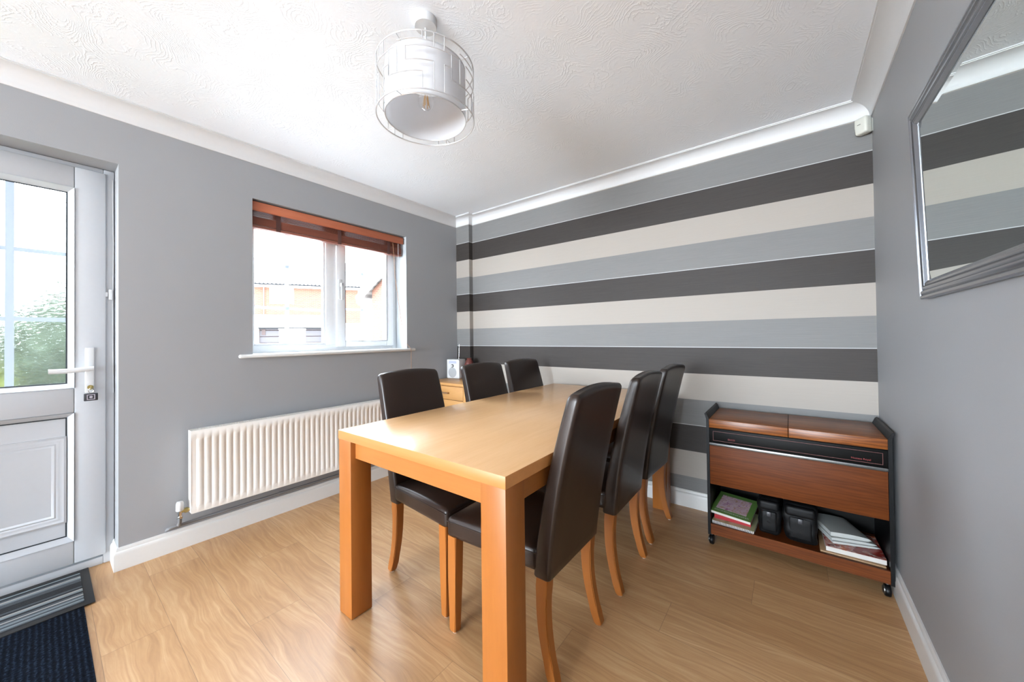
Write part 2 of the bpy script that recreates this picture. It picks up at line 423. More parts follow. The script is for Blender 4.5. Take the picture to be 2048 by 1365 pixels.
# ================================================================== SETTING
def build_room():
    bm = bmesh.new(); bm_box(bm, -TW, W+0.2, YN-0.2, 0.2, -0.12, 0.0)
    structure(mesh_obj('floor', bm, MFL), 'oak-effect laminate plank floor')
    bm = bmesh.new(); bm_box(bm, -TW, W+0.2, YN-0.2, 0.2, H, H+0.12)
    structure(mesh_obj('ceiling', bm, MCE), 'white textured ceiling with swirled plaster relief')
    # window wall with openings for the door and the window
    ys = [YN, -3.385, -2.457, -1.868, -0.675, 0.0]
    bm = bmesh.new()
    bm_box(bm, -TW, 0, ys[0], ys[1], 0, H)
    bm_box(bm, -TW, 0, ys[1], ys[2], 2.10, H)
    bm_box(bm, -TW, 0, ys[2], ys[3], 0, H)
    bm_box(bm, -TW, 0, ys[3], ys[4], 0, 1.062); bm_box(bm, -TW, 0, ys[3], ys[4], 2.10, H)
    bm_box(bm, -TW, 0, ys[4], ys[5], 0, H)
    structure(mesh_obj('wall_left', bm, MW), 'plain grey painted wall with the window and the half-glazed door')
    bm = bmesh.new(); bm_box(bm, -TW, W+0.2, 0.0, 0.2, 0, H); bm_box(bm, 0, 0.185, -0.05, 0.0, 0, H)
    structure(mesh_obj('wall_far', bm, MST), 'wall papered in horizontal dark grey, white and light grey stripes')
    bm = bmesh.new(); bm_box(bm, W, W+0.2, YN, -5.85, 0, H); bm_box(bm, W, W+0.2, -4.95, 0.0, 0, H); bm_box(bm, W, W+0.2, -5.85, -4.95, 2.0, H); bm_box(bm, W, W+0.2, -5.85, -4.95, 0, 0.9)  # rear opening added to let in side light
    structure(mesh_obj('wall_right', bm, MW), 'plain grey painted wall with the mirror')
    bm = bmesh.new()
    bm_box(bm, -TW, 0.15, YN-0.2, YN, 0, H); bm_box(bm, 2.75, W+0.2, YN-0.2, YN, 0, H); bm_box(bm, 0.15, 2.75, YN-0.2, YN, 2.2, H); bm_box(bm, 0.15, 2.75, YN-0.2, YN, 0, 0.16)  # opening added for the fill light
    structure(mesh_obj('wall_near', bm, MW), 'grey wall behind the viewer with an added opening for the fill light')
    # pale lining of the window reveal
    bm = bmesh.new()
    bm_box(bm, -0.26, -0.0005, -0.6775, -0.674, 1.07, 2.10); bm_box(bm, -0.26, -0.0005, -1.869, -1.8655, 1.07, 2.10)
    structure(mesh_obj('trim_1', bm, MREV), 'pale sides of the window recess')
    # coving
    cove = [(0.0, H), (0.0, ZC), (0.006, ZC)]
    for i in range(11):
        a = i/10*PI/2
        cove.append((0.010+0.070*(1-math.cos(a)), ZC+0.006+0.066*math.sin(a)))
    cove += [(0.083, ZC+0.073), (0.083, ZC+0.077), (0.089, ZC+0.077), (0.089, H)]
    path = [(0, YN), (0, -0.05), (0.185, -0.05), (0.185, 0.0), (W, 0.0), (W, YN)]
    structure(sweep('trim_2', path, cove, (0, 1), MCOVE), 'white concave coving above the window wall')
    structure(sweep('trim_3', path, cove, (1, 4), MCOVE), 'white concave coving above the striped wall')
    structure(sweep('trim_4', path, cove, (4, 5), MCOVE), 'white concave coving above the right wall')
    sk = [(0.0, 0.0), (0.0, 0.113), (0.005, 0.113), (0.0075, 0.109), (0.0095, 0.101), (0.0095, 0.096), (0.0135, 0.093), (0.0165, 0.087), (0.018, 0.079), (0.018, 0.0)]
    path = [(-0.145, -2.457), (0, -2.457), (0, -0.05), (0.185, -0.05), (0.185, 0.0), (W, 0.0), (W, YN)]
    structure(sweep('baseboard_left', path, sk, (0, 2), MTRIM), 'white moulded skirting below the window')
    structure(sweep('baseboard_far', path, sk, (2, 5), MTRIM), 'white moulded skirting below the striped wall')
    structure(sweep('baseboard_right', path, sk, (5, 6), MTRIM), 'white moulded skirting below the mirror wall')
    structure(sweep('baseboard_near', [(0, YN), (0, -3.385), (-0.145, -3.385)], sk, (0, 2), MTRIM), 'white skirting beyond the door')
build_room()

def frame_ring(bm, x0, x1, y0, y1, z0, z1, wl, wr, wb, wt, bev=0.004):
    bm_box(bm, x0, x1, y0, y0+wl, z0, z1, bev); bm_box(bm, x0, x1, y1-wr, y1, z0, z1, bev)
    bm_box(bm, x0, x1, y0+wl, y1-wr, z0, z0+wb, bev); bm_box(bm, x0, x1, y0+wl, y1-wr, z1-wt, z1, bev)

def build_window():
    t = structure(empty('window_1', (-0.16, -1.27, 1.08)), 'white two-light window with internal glazing bars')
    def part(name, bm, mat, par=t, smooth=True):
        o = mesh_obj(name, bm, mat, None, smooth); o.parent = par
        o.location = -Vector(t.location) if par is t else (0, 0, 0); return o
    bm = bmesh.new(); frame_ring(bm, -0.23, -0.16, -1.865, -0.6775, 1.083, 2.10, 0.045, 0.045, 0.052, 0.05)
    bm_box(bm, -0.23, -0.155, -1.325, -1.242, 1.13, 2.05, 0.004)
    bm_box(bm, -0.20, -0.165, -1.822, -1.805, 1.135, 2.05, 0.004); bm_box(bm, -0.20, -0.165, -1.342, -1.325, 1.135, 2.05, 0.004); bm_box(bm, -0.20, -0.165, -1.805, -1.342, 1.135, 1.150, 0.004)
    part('window_frame', bm, MPVCW)
    bm = bmesh.new(); frame_ring(bm, -0.205, -0.140, -1.246, -0.716, 1.110, 2.085, 0.074, 0.074, 0.050, 0.05, 0.006)
    sash = part('opening_sash', bm, MPVCW)
    bm = bmesh.new(); bm_box(bm, -0.190, -0.186, -1.175, -0.787, 1.155, 2.04)
    part('glass_pane', bm, MGLASS, sash, False)
    bm = bmesh.new()
    for z in (1.425, 1.735): bm_box(bm, -0.196, -0.184, -1.175, -0.787, z-0.009, z+0.009)
    bm_box(bm, -0.1965, -0.1835, -1.010, -0.992, 1.155, 2.04)
    part('glazing_bar', bm, MBARS, sash)
    bm = bmesh.new(); frame_ring(bm, -0.187, -0.138, -1.1755, -0.7865, 1.1565, 2.05, 0.003, 0.003, 0.003, 0.003, 0)
    part('gasket', bm, MGASK, sash)
    bm = bmesh.new(); bm_box(bm, -0.192, -0.188, -1.815, -1.33, 1.14, 2.05)
    part('glass_pane', bm, MGLASS, smooth=False)
    bm = bmesh.new()
    for z in (1.405, 1.715): bm_box(bm, -0.198, -0.184, -1.805, -1.34, z-0.009, z+0.009)
    bm_box(bm, -0.1985, -0.1835, -1.605, -1.582, 1.145, 2.05)
    part('glazing_bar', bm, MBARS)
    bm = bmesh.new(); bm_box(bm, -0.140, -0.132, -1.232, -1.204, 1.50, 1.66, 0.003); bm_box(bm, -0.132, -0.098, -1.226, -1.210, 1.60, 1.63, 0.004); bm_box(bm, -0.112, -0.098, -1.228, -1.208, 1.49, 1.63, 0.005)
    part('window_handle', bm, MWHITE, sash)
    bm = bmesh.new(); bm_rbox(bm, (-0.0625, -1.2715, 1.0715), (0.185, 1.1925, 0.024), 0.011, None, 3, 2); bm_rbox(bm, (0.018, -1.2735, 1.0715), (0.026, 1.347, 0.0241), 0.011, None, 3, 2)
    part('window_sill', bm, MTRIM)
build_window()

def build_door():
    X = -0.145
    t = structure(empty('door_1', (X, -2.93, 0.0)), 'white half-glazed back door with obscure glass')
    def part(name, bm, mat, par=t, smooth=True):
        o = mesh_obj(name, bm, mat, None, smooth); o.parent = par
        o.location = -Vector(t.location) if par is t else (0, 0, 0); return o
    bm = bmesh.new(); frame_ring(bm, -0.22, X, -3.383, -2.459, 0.0, 2.098, 0.040, 0.040, 0.040, 0.036)
    part('door_frame', bm, MPVC)
    y0, y1 = -3.352, -2.490      # leaf
    g0, g1 = -3.245, -2.598      # glass / panel
    bm = bmesh.new()
    bm_box(bm, -0.205, X+0.012, y0, g0, 0.052, 2.075, 0.006); bm_box(bm, -0.205, X+0.012, g1, y1, 0.052, 2.075, 0.006)
    bm_box(bm, -0.205, X+0.012, g0, g1, 1.965, 2.075, 0.006); bm_box(bm, -0.205, X+0.012, g0, g1, 0.052, 0.168, 0.006)
    bm_box(bm, -0.205, X+0.012, g0, g1, 0.815, 0.942, 0.006)
    leaf = part('door_leaf', bm, MPVC)
    def bead(z0, z1):
        b = bmesh.new(); w_ = 0.022
        pr = [(0.0, X+0.012), (w_, X-0.012)]
        for (ax, a0, a1, s) in (('v', g1, z0, -1), ('v', g0, z0, 1)):
            vs = [(X+0.016, a0, z0), (X+0.016, a0, z1), (X-0.014, a0+s*w_, z1-w_), (X-0.014, a0+s*w_, z0+w_), (-0.16, a0, z0), (-0.16, a0, z1)]
            v = [b.verts.new(q) for q in vs]; b.faces.new((v[0], v[1], v[2], v[3])); b.faces.new((v[0], v[3], v[4])); b.faces.new((v[1], v[5], v[2])); b.faces.new((v[3], v[2], v[5], v[4])); b.faces.new((v[0], v[4], v[5], v[1]))
        for zz, s in ((z0, 1), (z1, -1)):
            vs = [(X+0.016, g0, zz), (X+0.016, g1, zz), (X-0.014, g1-w_, zz+s*w_), (X-0.014, g0+w_, zz+s*w_), (-0.16, g0, zz), (-0.16, g1, zz)]
            v = [b.verts.new(q) for q in vs]; b.faces.new((v[0], v[1], v[2], v[3])); b.faces.new((v[0], v[3], v[4])); b.faces.new((v[1], v[5], v[2])); b.faces.new((v[3], v[2], v[5], v[4])); b.faces.new((v[0], v[4], v[5], v[1]))
        return b
    part('glazing_bead', bead(0.942, 1.965), MPVC, leaf); part('glazing_bead', bead(0.168, 0.815), MPVC, leaf)
    bm = bmesh.new(); w_ = 0.022; frame_ring(bm, X-0.016, X-0.0125, g0+w_, g1-w_, 0.942+w_, 1.965-w_, 0.005, 0.005, 0.005, 0.005, 0); frame_ring(bm, X-0.016, X-0.0125, g0+w_, g1-w_, 0.168+w_, 0.815-w_, 0.005, 0.005, 0.005, 0.005, 0)
    part('gasket', bm, MGASK, leaf)
    bm = bmesh.new(); bm_box(bm, X-0.024, X-0.018, g0+0.02, g1-0.02, 0.96, 1.948)
    part('glass_pane', bm, MOBS, leaf, False)
    bm = bmesh.new()
    for z in (1.288, 1.622): bm_box(bm, X-0.0175, X-0.0155, g0+0.02, g1-0.02, z-0.010, z+0.010)
    for yy in (-2.792, -3.05): bm_box(bm, X-0.0178, X-0.0150, yy-0.013, yy+0.013, 0.96, 1.948)
    part('glazing_bar', bm, plain('daylight_tinted_bar', (196, 214, 236), 0.4), leaf)  # daylight glare put into the bar colour as pale blue
    bm = bmesh.new(); bm_box(bm, X-0.03, X-0.016, g0+0.02, g1-0.02, 0.186, 0.797)
    pan = part('lower_panel', bm, MPVC, leaf)
    # raised moulding on the panel
    bm = bmesh.new(); a0, a1, b0, b1 = -3.213, -2.620, 0.262, 0.700
    prof = [(0.0, 0.0), (0.002, 0.008), (0.010, 0.011), (0.018, 0.008), (0.024, 0.009), (0.034, 0.004), (0.040, 0.006), (0.048, 0.002), (0.050, 0.0)]
    secs = [[(X-0.017+h, a0+d, b0+d) for d, h in prof], [(X-0.017+h, a1-d, b0+d) for d, h in prof], [(X-0.017+h, a1-d, b1-d) for d, h in prof], [(X-0.017+h, a0+d, b1-d) for d, h in prof]]
    secs.append(secs[0]); bm_loft(bm, secs, cap=False, closed=False)
    part('panel_moulding', bm, MPVC, leaf)
    # lever handle
    hx = X+0.012
    bm = bmesh.new(); bm_rbox(bm, (hx+0.006, -2.547, 1.028), (0.012, 0.032, 0.235), 0.005, None, 2, 1)
    hd = part('door_handle', bm, MWHITE, leaf)
    bm = bmesh.new(); bm_cyl(bm, (hx+0.008, -2.545, 1.040), (hx+0.052, -2.545, 1.040), 0.011, 0.010)
    pts = [(hx+0.05, -2.535+(-0.145)*i/8, 1.040-0.008*(i/8)-0.004*math.sin(i/8*PI)) for i in range(9)]
    bm_loft(bm, [[(p[0]+0.008*math.cos(a), p[1], p[2]+(0.012 if k else 0.011)*math.sin(a)) for a in [2*PI*j/12 for j in range(12)]] for k, p in enumerate(pts)])
    o = part('lever', bm, MWHITE, leaf)
    bm = bmesh.new(); bm_cyl(bm, (hx+0.010, -2.545, 0.940), (hx+0.018, -2.545, 0.940), 0.011)
    part('lock_cylinder', bm, MBRASS, leaf)
    # contact sensor with its thin wire on the frame
    bm = bmesh.new(); bm_box(bm, X, X+0.014, -2.480, -2.466, 1.40, 1.455, 0.002); bm_box(bm, X, X+0.010, -2.496, -2.483, 1.415, 1.44, 0.002)
    bm_tube(bm, [(X+0.003, -2.464, 1.45), (X+0.003, -2.463, 1.7), (X+0.003, -2.466, 2.05)], 0.0018, 6); bm_tube(bm, [(X+0.003, -2.466, 1.40), (X+0.003, -2.463, 0.9)], 0.0018, 6)
    part('contact_sensor', bm, MWHITE)
    # keys hanging from the lock
    k = empty('bunch_of_keys', (hx+0.02, -2.545, 0.940)); tag(k, 'key in the white door lock with a small black square key fob hanging from it', 'keys')
    def kp(name, bm, mat):
        o = mesh_obj(name, bm, mat, k, True); return o
    bm = bmesh.new(); bm_box(bm, -0.004, 0.020, -0.0015, 0.0015, -0.004, 0.004); bm_lathe(bm, [(0.011, -0.0015), (0.011, 0.0015)], (0.027, 0, 0), 16, 'Y')
    kp('key', bm, MBRASS)
    bm = bmesh.new(); bm_tube(bm, [(0.032+0.009*math.cos(a)*0.3, 0.009*math.sin(a), -0.014+0.012*math.cos(a)) for a in [2*PI*i/16 for i in range(16)]], 0.0012, 6, True)
    kp('key_ring', bm, MCHR)
    bm = bmesh.new(); bm_box(bm, 0.026, 0.034, -0.024, 0.024, -0.066, -0.028, 0.003)
    kp('fob', bm, MDARK)
    bm = bmesh.new(); frame_ring(bm, 0.0335, 0.0350, -0.014, 0.014, -0.060, -0.034, 0.003, 0.003, 0.003, 0.003, 0); bm_lathe(bm, [(0.006, 0.0335), (0.006, 0.035)], (0, 0, -0.047), 14, 'X')
    kp('fob_emblem', bm, plain('silver_print', (176, 170, 180), 0.3))
build_door()

def build_added_window():  # unseen frame added around the fill light
    t = structure(empty('added_rear_window', (1.35, YN-0.05, 0.16)), 'white window frame added unseen around the fill light')
    bm = bmesh.new()
    for x0, x1, z0, z1 in ((0.15, 0.21, 0.16, 2.2), (2.69, 2.75, 0.16, 2.2), (1.42, 1.48, 0.16, 2.2), (0.15, 2.75, 0.16, 0.22), (0.15, 2.75, 2.14, 2.2)):
        bm_box(bm, x0, x1, YN-0.04, YN+0.02, z0, z1, 0.003)
    o = mesh_obj('window_frame', bm, MPVC, t, True, -Vector(t.location))
build_added_window()

# ================================================================== RADIATOR
def build_radiator():
    x0 = 0.045; xf = 0.10; ya, yb, za, zb = -2.190, -0.800, 0.208, 0.668
    t = empty('radiator', (0.07, (ya+yb)/2, za)); tag(t, 'long cream panel radiator with vertical ribs, mounted low under the window', 'radiator')
    def part(name, bm, mat, smooth=True, par=t):
        o = mesh_obj(name, bm, mat, par, smooth, -Vector(t.location) if par is t else None); return o
    # ribbed front panel: pressed channels
    bm = bmesh.new()
    def panel(xo, sgn):
        P = 0.0340; ys = [ya]; 
        pat = []
        n = int((yb-ya-0.05)/P)
        y_first = ya+0.022
        pts = [(ya, 0.0), (y_first, 0.0)]
        for i in range(n):
            b = y_first+i*P
            pts += [(b+0.0012, 0.0), (b+0.0042, 0.0028), (b+P-0.0042, 0.0028), (b+P-0.0012, 0.0)]
        pts.append((yb, 0.0))
        zs = [(za, 0), (za+0.030, 0), (za+0.042, 1), (zb-0.055, 1), (zb-0.043, 0), (zb-0.004, 0), (zb, -0.5)]
        grid = []
        for z, k in zs:
            grid.append([bm.verts.new((xo + sgn*(-0.007 + (d*k if k > 0 else 0.007*1.0 if k == 0 else 0.004)), y, z)) for y, d in pts])
        for a, b in zip(grid, grid[1:]):
            for i in range(len(a)-1): bm.faces.new((a[i], a[i+1], b[i+1], b[i]))
    panel(xf, 1)
    bm_box(bm, xf-0.014, xf-0.0075, ya+0.0005, yb-0.0005, za+0.0005, zb-0.001)
    part('front_panel', bm, MRAD)
    bm = bmesh.new(); bm_box(bm, x0, x0+0.010, ya+0.004, yb-0.004, za, zb-0.002, 0.003)
    part('rear_panel', bm, MRAD)
    bm = bmesh.new(); bm_box(bm, x0-0.001, xf-0.006, ya-0.002, ya+0.003, za+0.004, zb+0.001, 0.001); bm_cyl(bm, (x0+0.026, ya-0.004, zb-0.035), (x0+0.026, ya, zb-0.035), 0.006)
    part('side_cover', bm, MRAD)
    bm = bmesh.new(); bm_box(bm, x0-0.001, xf-0.006, yb-0.003, yb+0.002, za+0.004, zb+0.001, 0.001)
    part('side_cover', bm, MRAD)
    bm = bmesh.new(); zt = zb+0.001
    bm_box(bm, x0, x0+0.012, ya+0.004, yb-0.004, zt-0.001, zt+0.001); bm_box(bm, xf-0.018, xf-0.007, ya+0.004, yb-0.004, zt-0.001, zt+0.001)
    y = ya+0.03
    while y < yb-0.03:
        bm_box(bm, x0+0.012, xf-0.018, y, y+0.006, zt-0.001, zt+0.001); y += 0.013
    part('top_grille', bm, MRAD, False)
    for yy in (ya+0.2, yb-0.2):
        bm = bmesh.new(); bm_box(bm, 0.002, x0, yy-0.012, yy+0.012, za+0.05, zb-0.05)
        part('bracket', bm, MRAD, False)
    # thermostatic valve and pipes
    bm = bmesh.new(); bm_lathe(bm, [(0.004, 0.048), (0.013, 0.046), (0.0165, 0.036), (0.0175, 0.0), (0.015, -0.004)], (0.066, -2.232, 0.238), 20)
    part('valve_cap', bm, MWHITE)
    bm = bmesh.new(); bm_cyl(bm, (0.066, -2.232, 0.20), (0.066, -2.232, 0.236), 0.010); bm_cyl(bm, (0.066, -2.232, 0.192), (0.066, -2.232, 0.203), 0.014, n=6)
    part('valve_body', bm, MCHR)
    bm = bmesh.new(); bm_cyl(bm, (0.066, -2.232, 0.228), (0.066, -2.186, 0.228), 0.009); bm_cyl(bm, (0.066, -2.212, 0.228), (0.066, -2.198, 0.228), 0.014, n=6)
    part('union_nut', bm, MBRASS)
    bm = bmesh.new(); r = 0.0085
    bm_tube(bm, [(0.066, -2.232, 0.196), (0.062, -2.232, 0.165), (0.045, -2.232, 0.150), (0.030, -2.232, 0.146)], r, 10)
    part('pipe', bm, MPIPE)
    bm = bmesh.new(); bm_tube(bm, [(0.006, -2.275, 0.125), (0.018, -2.275, 0.132), (0.028, -2.268, 0.139), (0.030, -2.25, 0.142), (0.030, -1.6, 0.144), (0.030, -0.78, 0.146), (0.038, -0.772, 0.16), (0.062, -0.772, 0.20), (0.064, -0.79, 0.225), (0.064, -0.802, 0.228)], r, 10)
    bm_cyl(bm, (0.030, -1.73, 0.144), (0.030, -1.70, 0.144), 0.0105)
    part('pipe', bm, MPIPE)
build_radiator()

# ================================================================== BLIND
def build_blind():
    ya, yb = -1.862, -0.690
    t = empty('window_blind', (-0.05, (ya+yb)/2, 2.10)); tag(t, 'reddish-brown wooden venetian blind drawn up to the top of the window', 'blind')
    L = -Vector(t.location)
    def part(name, bm, mat, smooth=True, par=t):
        return mesh_obj(name, bm, mat, par, smooth, L if par is t else None)
    bm = bmesh.new(); bm_box(bm, -0.034, -0.022, ya, yb, 2.030, 2.092, 0.004)
    part('valance', bm, MBLV)
    bm = bmesh.new(); bm_box(bm, -0.095, -0.040, ya+0.005, yb-0.005, 2.050, 2.098, 0.003)
    part('headrail', bm, MTAPE)
    bm = bmesh.new(); z = 2.044
    bm_box(bm, -0.092, -0.042, ya+0.006, yb-0.006, 1.923, 1.940, 0.004)
    part('bottom_rail', bm, MBLI)
    n = 20
    for i in range(n):
        z = 1.9435 + i*(0.046/ (n-1))*1.5 + (0.008*max(0, i-15))
        z = 1.9435 + i*0.0036 if i < 15 else 1.9435+14*0.0036+(i-14)*0.0085
        bm = bmesh.new(); bm_box(bm, -0.092, -0.042, ya+0.008, yb-0.008, z, z+0.0027, 0.0008, 1)
        part('slat', bm, MBLI)
    for y in (-1.70, -1.27, -0.83):
        bm = bmesh.new(); bm_box(bm, -0.0425, -0.0405, y-0.014, y+0.014, 1.922, 2.05); bm_box(bm, -0.0935, -0.0925, y-0.014, y+0.014, 1.922, 2.05)
        part('ladder_tape', bm, MTAPE, False)
    bm = bmesh.new()
    bm_tube(bm, [(-0.038, -0.79, 2.04), (-0.036, -0.77, 1.72), (-0.02, -0.74, 1.45), (-0.003, -0.705, 1.15), (0.030, -0.662, 1.0865), (0.0335, -0.660, 1.076), (0.034, -0.657, 1.05), (0.033, -0.655, 0.90), (0.033, -0.653, 0.80)], 0.0016, 6)
    part('pull_cord', bm, MCORD)
    bm = bmesh.new(); bm_tube(bm, [(-0.039, -0.735, 2.04), (-0.039, -0.733, 1.7), (-0.038, -0.731, 1.40)], 0.0015, 6)
    bm_lathe(bm, [(0.001, 0.02), (0.006, 0.0), (0.004, -0.02)], (-0.038, -0.731, 1.38), 10)
    part('tilt_cord', bm, MWHITE)
build_blind()

# ================================================================== TABLE
TX0, TX1, TY0, TY1, TZ = 1.190, 2.108, -1.912, -0.078, 0.781
def build_table():
    cx, cy = (TX0+TX1)/2, (TY0+TY1)/2
    t = empty('dining_table', (cx, cy, 0), 0.011); tag(t, 'large rectangular beech dining table with thick square legs, in the middle of the room', 'table')
    L = (-cx, -cy, 0)
    bm = bmesh.new(); bm_box(bm, TX0, TX1, TY0, TY1, TZ-0.038, TZ, 0.0018, 2)
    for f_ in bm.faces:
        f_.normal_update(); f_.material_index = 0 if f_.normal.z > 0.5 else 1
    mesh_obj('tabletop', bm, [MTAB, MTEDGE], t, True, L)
    lw = 0.094
    for x in (TX0+0.002, TX1-0.002-lw):
        for y in (TY0+0.002, TY1-0.002-lw):
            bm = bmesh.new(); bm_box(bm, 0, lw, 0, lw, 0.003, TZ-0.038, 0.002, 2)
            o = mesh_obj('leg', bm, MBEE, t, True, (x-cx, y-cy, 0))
            b2 = bmesh.new(); bm_cyl(b2, (lw/2, lw/2, 0), (lw/2, lw/2, 0.003), 0.03)
            mesh_obj('foot_pad', b2, MDARK, o)
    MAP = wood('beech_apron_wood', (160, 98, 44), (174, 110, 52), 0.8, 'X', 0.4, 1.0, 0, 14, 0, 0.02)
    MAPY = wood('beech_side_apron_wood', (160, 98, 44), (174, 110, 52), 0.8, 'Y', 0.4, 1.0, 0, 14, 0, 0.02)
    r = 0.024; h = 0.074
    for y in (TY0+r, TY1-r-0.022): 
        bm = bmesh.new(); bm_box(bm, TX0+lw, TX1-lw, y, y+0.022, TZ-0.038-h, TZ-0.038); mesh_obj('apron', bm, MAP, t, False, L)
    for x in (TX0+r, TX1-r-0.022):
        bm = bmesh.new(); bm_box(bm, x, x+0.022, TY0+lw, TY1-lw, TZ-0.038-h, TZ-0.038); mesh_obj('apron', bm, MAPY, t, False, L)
build_table()

# ================================================================== CHAIRS
def make_chair():
    t = empty('dining_chair', (0, 0, 0))
    zb, zt = 0.355, 0.986
    # rear surface x by height
    def xr(s):      # s 0..1 from bottom to top
        return 0.187 + 0.122*(s**1.12) - 0.010*math.sin(PI*s)
    def th(s): return 0.066 - 0.020*s
    def hw(s): return 0.190 + 0.006*math.sin(PI*s) - 0.002*s
    bm = bmesh.new(); secs = []
    N = 22; rr = 0.013
    def ring(s, z, inset=0.0):
        x1 = xr(s) - inset; x0 = xr(s)-th(s) + inset; h = hw(s) - inset; pts = []
        r = min(rr, (x1-x0)/2*0.95)
        m = 8
        def crown(y): return 0.016*(1-(y/hw(s))**2)*max(0.0, (s-0.55)/0.45)**2
        bow = lambda y: -0.010*(1-(y/hw(s))**2)*s
        raw = []
        for cxn, cyn, a0 in ((x1-r, h-r, 0), (x0+r, h-r, PI/2), (x0+r, -h+r, PI), (x1-r, -h+r, 1.5*PI)):
            for i in range(5):
                a = a0+PI/2*i/4; raw.append((cxn+r*math.cos(a), cyn+r*math.sin(a)))
            # straight run towards the next corner
            if a0 == 0: nx, ny = x0+r, None
            if a0 == PI/2:
                for i in range(1, m): raw.append((x0, (h-r)-(2*(h-r))*i/m))
            if a0 == 1.5*PI:
                for i in range(1, m): raw.append((x1, -(h-r)+(2*(h-r))*i/m))
        for x, y in raw: pts.append((x+bow(y)*0.6, y, z+crown(y)))
        return pts
    secs = [ring(0, zb+0.0, 0.008), ring(0.004, zb+0.003, 0.002)]
    for i in range(N+1):
        s = 0.012 + (0.965-0.012)*i/N; secs.append(ring(s, zb+(zt-zb)*s))
    for q in (0.35, 0.7, 0.92, 1.0):
        s = 0.965+0.035*math.sin(q*PI/2); secs.append(ring(s, zb+(zt-zb)*s, 0.012*(1-math.cos(q*PI/2))))
    bm_loft(bm, secs, cap=True)
    mesh_obj('backrest', bm, MLE, t, True)
    # seat
    def deform(v):
        x, y, z = v
        k = (x+0.276)/0.42                      # 0 front, 1 rear
        wid = 1.0 - 0.13*max(0, min(1, k))
        y2 = y*wid
        if z > 0.42:
            cr = max(0, 1-(y/0.222)**2)*max(0, 1-((x+0.08)/0.2)**2)
            z += 0.022*cr**0.7
        return Vector((x, y2, z))
    bm = bmesh.new(); bm_rbox(bm, (-0.066, 0, 0.415), (0.420, 0.444, 0.080), 0.020, deform, 4, 10)
    mesh_obj('seat', bm, MLE, t, True)
    bm = bmesh.new()
    for s in (-1, 1):
        pts = [(-0.27+0.41*i/10, s*(0.2215*(1-0.13*i/10)), 0.440) for i in range(11)]
        bm_tube(bm, pts, 0.0022, 6)
    pts = [(-0.2762, -0.205+0.41*i/10, 0.438) for i in range(11)]; bm_tube(bm, pts, 0.0022, 6)
    mesh_obj('piping', bm, MLE, t, True)
    def leg(secs_):
        b = bmesh.new(); rings = []
        for (x, y, z, a, c) in secs_:
            q = 0.003
            rings.append([(x+dx*a/2-q*sx*0, y+dy*c/2, z) for dx, dy, sx in ((-1, -1, 0), (1, -1, 0), (1, 1, 0), (-1, 1, 0))])
        bm_loft(b, rings)
        es = [e for e in b.edges if abs(e.verts[0].co.z-e.verts[1].co.z) > 1e-4]
        bmesh.ops.bevel(b, geom=es, offset=0.003, segments=2, affect='EDGES')
        o = mesh_obj('leg', b, MBEE, t, True)
        x, y, z, a, c = secs_[-1]
        b = bmesh.new(); bm_cyl(b, (x, y, 0), (x, y, 0.005), min(a, c)*0.38)
        mesh_obj('felt_pad', b, MFELT, o)
    for s in (-1, 1):
        leg([(-0.246, s*0.198, 0.385, 0.046, 0.046), (-0.248, s*0.200, 0.2, 0.040, 0.040), (-0.249, s*0.202, 0.012, 0.033, 0.033), (-0.249, s*0.202, 0.005, 0.026, 0.026)])
        sec = []
        for i in range(11):
            q = i/10; z = 0.362*(1-q)+0.014*q
            x = 0.156 + 0.040*q**2.0 - 0.010*math.sin(PI*q); sec.append((x, s*(0.166+0.006*q), z, 0.046-0.013*q, 0.040-0.006*q))
        x, y = sec[-1][0], sec[-1][1]
        sec.append((x, y, 0.005, 0.022, 0.028))
        leg(sec)
    return t
CH = [  # x, y, facing (0: back towards +x), label
    (1.928, -1.489, 0.00, 'nearest dining chair on the right side of the table, partly behind its front leg'),
    (1.934, -0.935, 0.01, 'middle of the three brown leather chairs on the mirror side of the table'),
    (1.930, -0.425, -0.04, 'brown leather chair on the mirror side of the table, closest to the wooden trolley'),
    (1.348, -1.451, PI-0.02, 'brown leather dining chair standing directly in front of the cream radiator'),
    (1.350, -0.850, PI-0.02, 'brown leather dining chair just right of the small white radio'),
    (1.345, -0.388, PI-0.05, 'brown leather chair on the window side of the table, closest to the striped wall'),
]
chair0 = make_chair()
for i, (x, y, a, lab) in enumerate(CH):
    c = chair0 if i == 0 else copy_tree(chair0)
    c.location = (x, y, 0); c.rotation_euler = (0, 0, a)
    tag(c, lab, 'chair', 'leather dining chairs around the table')

